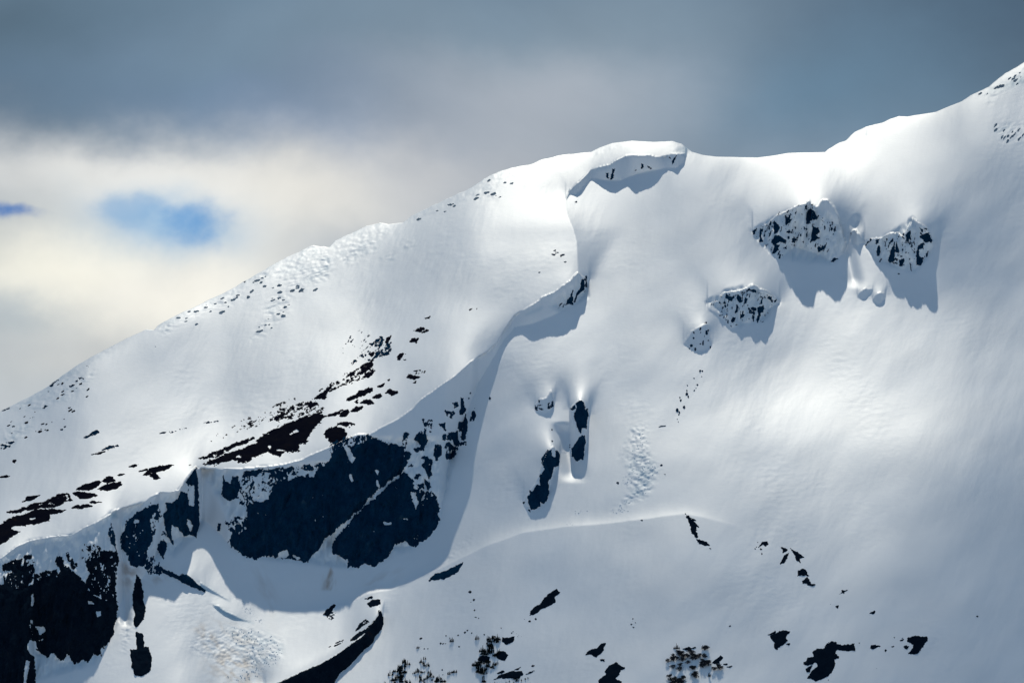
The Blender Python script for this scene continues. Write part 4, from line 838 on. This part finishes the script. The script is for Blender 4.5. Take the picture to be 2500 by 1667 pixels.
for z, s, cap, lab in (
    (13, '1538,398 1560,340 1640,290 1680,230 1800,142 1828,180 1780,230 1788,275 1740,300 1640,342 1620,372', .7, 'long ragged rock patch in the middle of the lower slope'),
    (13, '1268,650 1280,608 1340,612 1395,598 1392,650 1320,680', SOL, 'dark rock with a raised right corner beside the bushes'),
    (13, '1222,772 1260,738 1312,745 1328,780 1302,832 1230,802', SOL, 'round brownish rock right of the bushes'),
    (13, '1045,830 1060,790 1120,780 1160,800 1150,840 1080,845', .75, 'flat rock under the bushes'),
    (13, '1200,1012 1240,975 1370,928 1470,932 1482,970 1420,1000 1260,1002', .7, 'wide low rock at the bottom right of the bushes'),
    (13, '1228,952 1280,922 1304,935 1260,958', .8, 'small rock above the wide low rock'),
    (13, '1340,940 1450,892 1440,910 1360,945', .5, 'thin slanted rock above the wide low rock'),
    (13, '1480,960 1585,920 1580,940 1500,968', .1, 'sparse dark heather right of the wide low rock'),
    (14, '110,778 150,730 230,710 260,668 305,664 278,750 222,800 170,772', SOL, 'three pointed dark rock patch left of the bare thicket'),
    (14, '300,932 330,880 402,842 465,880 502,888 492,912 450,922 442,962 400,1000 458,1030 458,1100 235,1100 248,1010 320,952', .85, 'large bulging black rock cut by the bottom edge of the view'),
    (14, '255,822 300,812 295,838 265,838', .4, 'crumbs between the three pointed patch and the bulging rock'),
    (14, '1318,858 1360,820 1410,772 1442,800 1402,842 1412,862', SOL, 'small dark rock on the right side of the bare thicket'),
    (14, '1425,858 1480,862 1470,878 1435,872', .8, 'rock chip right of the bare thicket'),
    (14, '1470,888 1515,882 1500,895', .3, 'rock crumbs at the far right of the bare thicket'),
    (14, '1035,718 1100,700 1172,706 1080,738', .8, 'flat dark rock on top of the bare thicket'),
    (14, '1855,585 1930,550 1935,562 1870,590', .6, 'thin rock bar at the upper left of the tooth shaped patch'),
    (14, '1885,590 1990,540 2075,550 2030,600 2048,640 1990,692 1950,728 1912,718 1920,650 1888,620', .8, 'tooth shaped black rock patch right of the bare thicket'),
    (14, '2030,672 2075,662 2065,685', .3, 'crumbs right of the tooth shaped patch'),
    (15, '240,862 280,800 340,790 325,752 380,718 440,710 450,680 480,648 550,640 562,672 620,680 732,662 735,738 650,738 560,725 550,760 582,800 542,820 542,880 512,940 450,990 360,1036 320,1000 280,995 330,920 372,880 372,850 280,875', .85, 'largest black rock patch with a square right arm, lower right'),
    (15, '258,905 320,880 300,940 270,945', .5, 'rock lump beside the lower left of the largest black patch'),
    (15, '878,712 890,684 962,680 978,692 905,724', .9, 'small oval rock right of the largest black patch'),
    (15, '998,732 1030,720 1055,732 1030,742', .6, 'tiny rock right of the small oval rock'),
    (15, '1070,697 1110,688 1095,700', .6, 'thin rock chip left of the rightmost rock patch'),
    (15, '1235,615 1300,592 1425,602 1425,640 1380,702 1352,742 1335,768 1248,760 1290,710 1300,672 1232,652', .75, 'rightmost black rock patch of the lower slope'),
    (15, '1192,702 1210,682 1255,690 1232,724', .9, 'oval rock at the lower left of the rightmost patch'),
    (15, '1170,618 1200,612 1195,620', .5, 'tiny upper chip by the rightmost patch'), (15, '1168,636 1198,630 1190,640', .6, 'tiny lower chip by the rightmost patch'),
    (15, '915,902 935,892 942,905', .6, 'tiny rock alone below the small oval rock'),
    (16, '283,203 330,238 410,290 345,262 385,300 432,352 390,332 398,380 408,440 385,442 350,395 330,320 308,260', .8, 'sharp arrow shaped rock on the snow crest'),
    (16, '393,455 430,458 490,478 532,522 470,514 420,495', .7, 'rock patch just below the arrow shaped rock'),
    (16, '515,538 535,538 530,544', .6, 'tiny rock at the right below the arrow shaped rock'),
    (16, '995,525 1020,472 1070,472 1082,500 1052,528 1030,508', .65, 'splayed dark rock on the small snow knoll'),
    (16, '1198,530 1220,523 1272,555 1240,582 1208,597 1222,562', .75, 'rock wing on the left side of the small ridge'),
    (16, '1190,695 1228,612 1278,584 1252,650 1240,670', .5, 'lower rock streak on the left side of the small ridge'),
    (16, '1283,533 1350,568 1425,625 1385,637 1388,678 1350,657 1328,600', .75, 'rock wing with a sharp top on the right side of the small ridge'),
    (16, '1362,805 1365,755 1410,733 1452,765 1462,802 1400,800', SOL, 'dome shaped rock below the rock wings'),
    (16, '1408,852 1452,812 1478,840 1492,880 1556,886 1500,903 1412,875', SOL, 'comma shaped rock below the dome shaped rock'),
    (16, '1766,978 1790,943 1838,941 1800,968', .9, 'small bean shaped rock further down right'),
    (16, '1678,1076 1715,1072 1700,1080', .6, 'tiny flat rock left of the little round rock'), (16, '1728,1095 1752,1088 1750,1118 1738,1115', .8, 'little round rock between bean and bird shaped rocks'),
    (16, '2052,1162 2085,1142 2095,1130 2108,1148 2088,1164', .8, 'small bird shaped rock on open snow')):
    rock('rock_patch', [(P(z, s), cap, 2.5)], lab, 'rock', **kwf)
for x, y in ((980, 483), (955, 545), (1010, 550), (1020, 593), (965, 530), (992, 528)):
    rock('boulder', [(EL(16, x, y, 6, 4, 20), .9, 2)], 'tiny stone around the splayed rock on the snow knoll', 'rock', 'stones around the splayed rock', mat=M_DARK, lam=6, step_=.7, thick=.8)
for x, y, r in ((970, 175, 14), (1007, 249, 10), (980, 271, 7), (1014, 349, 8), (1057, 424, 5), (1022, 415, 4), (1275, 517, 5)):
    rock('boulder', [(EL(13, x, y, r, r*.65, 20), .9, 2)], 'dark stone in the loose line down the open lower slope', 'rock', 'stones in a line on the lower slope', mat=M_DARK, lam=6, step_=.7, thick=.8)
for x, y, r in ((497, 618, 14), (741, 592, 5), (945, 540, 10), (920, 560, 6), (855, 587, 5), (960, 602, 5), (690, 668, 7), (712, 669, 5), (738, 664, 7), (866, 697, 7), (415, 745, 4), (532, 716, 4), (565, 717, 4), (707, 920, 8), (710, 966, 5), (1108, 582, 4), (985, 567, 5), (990, 937, 4)):
    rock('boulder', [(EL(13, x, y, r, r*.6, 20), .9, 2)], 'small dark stone scattered on the snow above the lower left scrub', 'rock', 'stones above the scrub', mat=M_DARK, lam=6, step_=.7, thick=.8)
for x, y, r in ((1383, 553, 10), (1370, 568, 7), (1418, 572, 4), (1441, 584, 6), (1467, 599, 6), (1428, 600, 5), (1540, 455, 14), (1598, 431, 12), (1493, 433, 8), (1572, 880, 14)):
    rock('boulder', [(EL(13, x, y, r, r*.5, 10), .9, 2)], 'little dark stone between the bushes and the long ragged patch', 'rock', 'stones by the ragged patch', mat=M_DARK, lam=6, step_=.7, thick=.8)
for x, y, r in ((557, 482, 8), (596, 469, 6), (575, 453, 4), (569, 429, 4), (574, 512, 4), (1495, 500, 8)):
    rock('boulder', [(EL(14, x, y, r, r*.6, 20), .9, 2)], 'speck of stone alone on the middle of the lower slope', 'rock', 'specks on the lower slope', mat=M_DARK, lam=6, step_=.7, thick=.8)
for x, y, r in ((1903, 406, 7), (482, 1015, 4), (778, 660, 8), (1110, 607, 5)):
    rock('boulder', [(EL(15, x, y, r, r*.5), .9, 2)], 'speck of stone on the dim snow at the lower right', 'rock', 'specks at the lower right', mat=M_DARK, lam=6, step_=.7, thick=.8)
#ROCKS_END

# ------------------------------------------------------------------ bushes and bare trees of the lower slope
def leaf_mat(name, c):
    m, nt, b = new_mat(name); b.inputs['Roughness'].default_value = .9; b.inputs['Specular IOR Level'].default_value = .1
    N, K = nt.nodes, nt.links; g = N.new('ShaderNodeNewGeometry'); n = N.new('ShaderNodeTexNoise'); n.inputs['Scale'].default_value = .6; K.new(g.outputs['Position'], n.inputs['Vector'])
    r = N.new('ShaderNodeValToRGB'); K.new(n.outputs[0], r.inputs[0]); r.color_ramp.elements[0].color = (*[x*.6 for x in c], 1); r.color_ramp.elements[1].color = (*[x*1.5 for x in c], 1)
    K.new(r.outputs[0], b.inputs['Base Color']); return m
M_BUSH = leaf_mat('dark_needles', (.006, .013, .016)); M_TWIG = leaf_mat('bare_twigs', (.030, .034, .044)); M_TRUNK = leaf_mat('bark', (.028, .026, .028))
def mesh_of(vs, fs, name, mat):
    me = bpy.data.meshes.new(name); me.from_pydata(vs, [], fs); me.materials.append(mat); return me
def stick(vs, fs, a, b, ra, rb):
    a = np.array(a); b = np.array(b); d = b-a; d = d/(np.linalg.norm(d)+1e-9)
    e = np.cross(d, (0.31, .9, .2)); e /= np.linalg.norm(e); f = np.cross(d, e); n = len(vs)
    for p, r in ((a, ra), (b, rb)):
        for k in range(3):
            t = k*2.094; vs.append(tuple(p + r*(math.cos(t)*e+math.sin(t)*f)))
    for k in range(3): fs.append((n+k, n+(k+1) % 3, n+3+(k+1) % 3, n+3+k))
def tuft_mesh(seed, h, w, spires):
    """krummholz bush: upright spires of many short needle blades"""
    r = random.Random(seed); vs = []; fs = []
    for s in range(spires):
        cx, cy = r.uniform(-w, w), r.uniform(-w*.5, w*.5); hh = h*r.uniform(.45, 1.0)*(1-.4*abs(cx)/w)
        stick(vs, fs, (cx, cy, -.6), (cx+r.uniform(-.2, .2), cy, hh), .12, .03)
        for k in range(60):
            z = hh*(k+.5)/60; rr = (1-z/hh)*.75*min(1.3, w*.4)+.12
            t = r.uniform(0, 6.28); d = np.array((math.cos(t), math.sin(t), r.uniform(-.2, .5)))
            a = np.array((cx, cy, z)); b = a+d*rr*r.uniform(.6, 1.2); c = a + np.array((r.uniform(-.3, .3), 0, .75)) + d*rr*.4
            n = len(vs); vs += [tuple(a), tuple(b), tuple(c)]; fs.append((n, n+1, n+2))
    return vs, fs
def bare_crown(seed, h, w):
    r = random.Random(seed); vs = []; fs = []
    def grow(p, d, ln, rad_, lev):
        q = p + d*ln; stick(vs, fs, p, q, rad_, rad_*.6)
        if lev == 0: return
        for _ in range(3 if lev > 1 else 4):
            e = d + np.array([r.gauss(0, .55), r.gauss(0, .55), r.gauss(.18, .4)]); e /= np.linalg.norm(e)
            grow(p + d*ln*r.uniform(.45, 1), e, ln*r.uniform(.55, .8), max(rad_*.6, .065), lev-1)
    for _ in range(9):
        d = np.array([r.gauss(0, .6)*w/h*1.6, r.gauss(0, .4), 1]); d /= np.linalg.norm(d)
        grow(np.array((0, 0, h*.06)), d, h*.26, .20, 4)
    return vs, fs
tufts = [mesh_of(*tuft_mesh(s, 3.6+(s % 3), 1.5+.5*(s % 4), 4+s % 4), 'bush', M_BUSH) for s in range(6)]
crowns = [mesh_of(*bare_crown(s, 8.5, 5.0), 'crown', M_TWIG) for s in range(4)]
tv, tf = [], []; stick(tv, tf, (0, 0, -1.2), (0, 0, 2.3), .32, .2); trunk_me = mesh_of(tv, tf, 'trunk', M_TRUNK)
def at(u, v): return tuple(place(np.array([float(u)]), np.array([float(v)]))[0])
def bush(u, v, k, s, label, group):
    o = bpy.data.objects.new('bush', tufts[k]); COL.objects.link(o); o.location = at(u, v); s *= 1.25; o.scale = (s, s, s); o.rotation_euler = (0, 0, random.uniform(0, 6.28))
    tag(o, label, 'bush', group)
def scatter(z, poly, n, smin, smax, label, group, seed):
    r = random.Random(seed); p = P(z, poly); x0, y0 = p.min(0); x1, y1 = p.max(0); k = 0
    while k < n:
        u, v = r.uniform(x0, x1), r.uniform(y0, y1)
        if sdist(p, np.array([u]), np.array([v]))[0] < 0: continue
        bush(u, v, r.randrange(6), r.uniform(smin, smax), label, group); k += 1
LB1 = 'dark low bush in the scrub patch at the bottom, right of the black rock wall'; G1 = 'bushes of the lower left scrub'
scatter(13, '190,1000 230,900 330,830 390,870 300,930 380,950 380,1000 200,1060', 34, .5, 1.0, 'dark low bush in the left half of the scrub patch at the bottom', 'bushes of the scrub, left half', 1)
scatter(13, '130,1060 300,1000 420,1030 400,1090 130,1100', 12, .5, 1.0, LB1, G1, 11)
scatter(13, '420,960 460,910 580,950 680,1010 740,1040 500,1050', 28, .4, .9, 'dark low bush in the right half of the scrub patch at the bottom', 'bushes of the scrub, right half', 2)
scatter(13, '470,860 530,800 600,870 580,900 480,880', 7, .35, .8, 'small dark bush uphill of the scrub patch at the bottom', 'small bushes above the scrub', 3)
LB2 = 'dark bush in the dense thicket beside the round brownish rock'; G2 = 'bushes beside the round rock'
scatter(13, '1130,660 1160,605 1255,600 1240,700 1180,790 1060,780 1090,690', 46, .5, 1.0, 'dark bush in the upper half of the thicket left of the round brownish rock', 'bushes left of the round rock', 4)
scatter(13, '1000,900 1010,850 1140,830 1150,900 1120,980 1060,1000', 46, .5, 1.0, 'dark bush in the dense lower clump, downhill of the round brownish rock', 'bushes of the dense lower clump', 5)
scatter(13, '1170,800 1290,710 1280,740 1220,800', 8, .5, .9, 'dark bush squeezed between the two rocks of the thicket', 'bushes between the two rocks', 6); scatter(13, '1175,880 1240,860 1230,910 1180,920', 8, .4, .8, 'dark bush of the small clump right of the dense lower one', 'bushes of the small right clump', 7)
scatter(13, '1075,1040 1100,990 1120,1040 1090,1090', 6, .4, .8, 'dark bush at the bottom edge below the dense lower clump', 'bushes at the bottom edge', 8)
scatter(13, '1180,1060 1300,1030 1400,1000 1540,1000 1380,1060 1180,1090', 22, .3, .6, 'low dark heather bush in front of the wide low rock', 'heather at the bottom edge', 9)
for x, y, s in ((793, 655, .9), (825, 950, 1.0), (765, 965, .7), (795, 950, .5), (535, 820, .6), (465, 715, .5), (1040, 630, .9), (480, 712, .4), (780, 622, .5), (1305, 975, .5)):
    bush(900+x/3.92, 1400+y/3.92, random.randrange(6), s, 'single dark bush standing apart on the open snow of the lower slope', 'single bushes on the lower slope')
bush(1400+985/3.92, 1400+722/3.92, 2, .9, 'upright bush at the top left of the bare thicket', None)
bush(1400+1308/3.92, 1400+985/3.92, 4, 1.1, 'spiky bush in the snow under the bare thicket', None)
def bare_tree(u, v, k, s, where='in the left mass of the thicket'):
    t = bpy.data.objects.new('bare_tree', None); COL.objects.link(t); t.location = at(u, v); t.scale = (s, s, s*.85); t.rotation_euler = (0, 0, random.uniform(0, 6.28))
    tag(t, 'leafless grey tree ' + where, 'tree', 'leafless trees ' + where)
    for nm, me in (('crown', crowns[k]), ('trunk', trunk_me)):
        o = bpy.data.objects.new(nm, me); COL.objects.link(o); o.parent = t
r = random.Random(5)
for poly, n in (('880,900 900,830 1000,770 1100,790 1100,880 1040,940 960,940', 17), ('1080,800 1240,780 1260,810 1120,830', 7), ('1200,900 1220,850 1300,830 1310,900 1270,930', 8), ('920,1000 1040,930 1060,1000 1040,1080 930,1080', 12), ('1100,930 1170,900 1150,940', 3), ('1130,990 1200,960 1180,1000', 3), ('1330,910 1420,890 1420,920 1340,928', 4), ('1100,760 1150,750 1140,780', 2), ('1200,730 1270,725 1260,740', 2)):
    p = P(14, poly); x0, y0 = p.min(0); x1, y1 = p.max(0); k = 0
    while k < n:
        u, v = r.uniform(x0, x1), r.uniform(y0, y1)
        if sdist(p, np.array([u]), np.array([v]))[0] < 0: continue
        bare_tree(u, v, r.randrange(4), r.uniform(.7, 1.15), {'880': 'in the left mass of the bare thicket', '108': 'along the top of the bare thicket', '120': 'on the right side of the bare thicket', '920': 'of the thicket cut by the bottom edge', '113': 'at the lower right of the bare thicket', '133': 'set apart at the right of the bare thicket', '110': 'on the upper middle of the bare thicket'}.get(poly[:3], 'of the bare thicket')); k += 1

# ------------------------------------------------------------------ avalanche debris: loose blocks of snow
def debris(polys, n, smin, smax, seed, label, mat):
    r = random.Random(seed); vs = []; fs = []
    for p, m in zip(polys, n):
        x0, y0 = p.min(0); x1, y1 = p.max(0); k = 0
        while k < m:
            u, v = r.uniform(x0, x1), r.uniform(y0, y1)
            if sdist(p, np.array([u]), np.array([v]))[0] < r.uniform(-6, 14): continue
            c = np.array(at(u, v)) - np.array((0, 0, .1)); s = smin + (smax-smin)*r.random()**2.5; b = len(vs)
            for dx in (-1, 1):
                for dy in (-1, 1):
                    for dz in (-1, 1):
                        vs.append(tuple(c + s*np.array((dx*r.uniform(.5, 1.3), dy*r.uniform(.5, 1.1), dz*r.uniform(.4, .8)))))
            fs += [(b, b+1, b+3, b+2), (b+4, b+6, b+7, b+5), (b, b+4, b+5, b+1), (b+2, b+3, b+7, b+6), (b, b+2, b+6, b+4), (b+1, b+5, b+7, b+3)]; k += 1
    me = mesh_of(vs, fs, 'avalanche_debris', mat); o = bpy.data.objects.new('avalanche_debris', me); COL.objects.link(o)
    tag(o, label, 'avalanche debris', kind='stuff')
M_BLOCK, nt_, b_ = new_mat('snow_blocks'); b_.inputs['Base Color'].default_value = (.84, .865, .885, 1); b_.inputs['Roughness'].default_value = .7
debris([P(5, '250,870 420,850 640,900 880,980 900,1180 800,1260 520,1330 430,1150'), P(5, '520,1330 800,1260 560,1420 380,1480 200,1400'), P(5, '420,600 520,640 700,850 600,760')], [420, 160, 30], .08, .65, 3, 'rubble of broken snow blocks in the sunlit basin at the lower left', M_BLOCK)
debris([P(7, '1150,580 1280,600 1320,820 1400,960 1380,1060 1280,1220 1110,1220 1180,1100 1140,1020'), P(7, '960,1360 1110,1220 1280,1230 1150,1330 1000,1400'), P(7, '1000,1120 1120,1000 1180,1060 1060,1120'), P(7, '600,1360 740,1340 700,1390 610,1390'), P(7, '520,1480 600,1465 590,1500')], [300, 90, 50, 25, 15], .08, .6, 4, 'tongue of broken snow blocks on the bright middle slope', M_BLOCK)

# ------------------------------------------------------------------ unseen cloud deck added out of view, thickness shaped to shade the slopes
def build_shade_clouds():
    zc = 2600.0
    st = 8
    U = UG[::st, ::st]; V = VG[::st, ::st]; ok = V > (np.interp(U, ug, SKG)-4)
    D = np.exp(L[::st, ::st]); tx, tz = tan_of(U, V)
    X = tx*D; Y = D; Z = tz*D+CAM_Z
    Yc = Y + (zc-Z)/TANA
    tau = np.zeros_like(U)
    for (u, v, su, sv, a, ang) in SHADE:
        ca, sa = math.cos(rad(ang)), math.sin(rad(ang)); du, dv = U-u, V-v
        tau += a*np.exp(-.5*((du*ca-dv*sa)/su)**2-.5*((du*sa+dv*ca)/sv)**2)
    tau = np.maximum(tau, 0)
    gx = np.arange(-1000, 1001, 20.0); gy = np.arange(5200, 9401, 20.0)
    acc = np.zeros((len(gy), len(gx))); cnt = np.zeros_like(acc)
    i = np.round((Yc-gy[0])/20).astype(int); j = np.round((X-gx[0])/20).astype(int)
    q = ok & (i >= 0) & (i < len(gy)) & (j >= 0) & (j < len(gx))
    np.add.at(acc, (i[q], j[q]), tau[q]); np.add.at(cnt, (i[q], j[q]), 1)
    def b2(a, s):
        a = np.array([gblur(r_, s) for r_ in a]); return np.array([gblur(c_, s) for c_ in a.T]).T
    w1 = b2(cnt, 1.6); T = b2(acc, 1.6)/np.maximum(w1, 1e-3)
    w2 = b2(cnt, 8); T2 = b2(acc, 8)/np.maximum(w2, 1e-4)
    k = np.clip(w1*3, 0, 1); T = T*k+(1-k)*T2*np.clip(w2*50, 0, 1)
    GX, GY = np.meshgrid(gx, gy)
    edge = smooth((GX+1000)/120)*smooth((1000-GX)/120)*smooth((GY-5200)/120)*smooth((9400-GY)/120)
    T = T*edge*np.clip(1+.5*fbm(GX, GY, 300, 4, off=5), .3, 2)
    thick = T/.01*math.sin(SUN_EL)         # density .01 per metre
    thick = thick + .3
    up = zc + thick*.55; dn = zc - thick*.45
    r, c = GX.shape
    top = np.stack([GX, GY, up], -1).reshape(-1, 3); bot = np.stack([GX, GY, dn], -1).reshape(-1, 3)
    n = r*c; idx = np.arange(n).reshape(r, c)
    a = np.stack([idx[:-1, :-1], idx[:-1, 1:], idx[1:, 1:], idx[1:, :-1]], -1).reshape(-1, 4)
    b = a[:, ::-1]+n
    ring = list(idx[0, :]) + list(idx[1:, -1]) + list(idx[-1, -2::-1]) + list(idx[-2:0:-1, 0])
    side = np.array([(ring[k_], ring[k_]+n, ring[(k_+1) % len(ring)]+n, ring[(k_+1) % len(ring)]) for k_ in range(len(ring))])
    F = np.concatenate([a, b, side])
    me = bpy.data.meshes.new('shade_clouds'); co = np.concatenate([top, bot])
    me.vertices.add(len(co)); me.vertices.foreach_set('co', co.astype(np.float32).ravel())
    me.loops.add(F.size); me.loops.foreach_set('vertex_index', F.astype(np.int32).ravel())
    me.polygons.add(len(F)); me.polygons.foreach_set('loop_start', (np.arange(len(F))*4).astype(np.int32)); me.update(calc_edges=True)
    m = bpy.data.materials.new('cloud'); m.use_nodes = True; nt = m.node_tree; nt.nodes.clear()  # volume of the added shading deck
    v = nt.nodes.new('ShaderNodeVolumePrincipled'); v.inputs['Density'].default_value = .01; v.inputs['Color'].default_value = (.95, .95, .97, 1)
    ou = nt.nodes.new('ShaderNodeOutputMaterial'); nt.links.new(v.outputs[0], ou.inputs['Volume'])
    me.materials.append(m); o = bpy.data.objects.new('shade_clouds', me); COL.objects.link(o); tag(o, kind='structure')
# shade wanted on the slopes, shapes the added deck : u, v, half-widths, depth, tilt
SHADE = [(250, 960, 330, 110, .6, 20), (650, 940, 220, 80, .4, 20), (1130, 560, 230, 45, .6, 5), (1215, 1030, 60, 130, .6, 10), (1760, 600, 150, 150, .8, 0), (2400, 620, 190, 260, 1.1, 0),
         (1300, 1450, 450, 90, 1.0, 8), (2560, 1680, 560, 240, 2.6, 12), (2250, 1420, 260, 60, .4, 10), (1750, 1370, 350, 80, .9, -10), (2520, 1020, 80, 220, .7, 0), (1230, 1050, 120, 150, .6, 0),
         (1560, 760, 160, 130, .35, 0), (120, 1240, 200, 50, .0, 15), (100, 1560, 250, 120, .8, 0), (900, 1620, 300, 60, .6, 0), (1600, 1620, 400, 100, .9, 0), (900, 760, 200, 60, .15, 25), (80, 1100, 160, 60, .5, 15), (1650, 480, 120, 60, .5, 0), (1000, 1480, 160, 60, .4, -10), (2250, 420, 120, 60, .5, 0), (2500, 215, 90, 50, .8, 25), (2020, 345, 60, 25, .4, 20), (1150, 470, 120, 25, .35, 25), (1480, 620, 60, 120, .3, 0)]
build_shade_clouds()
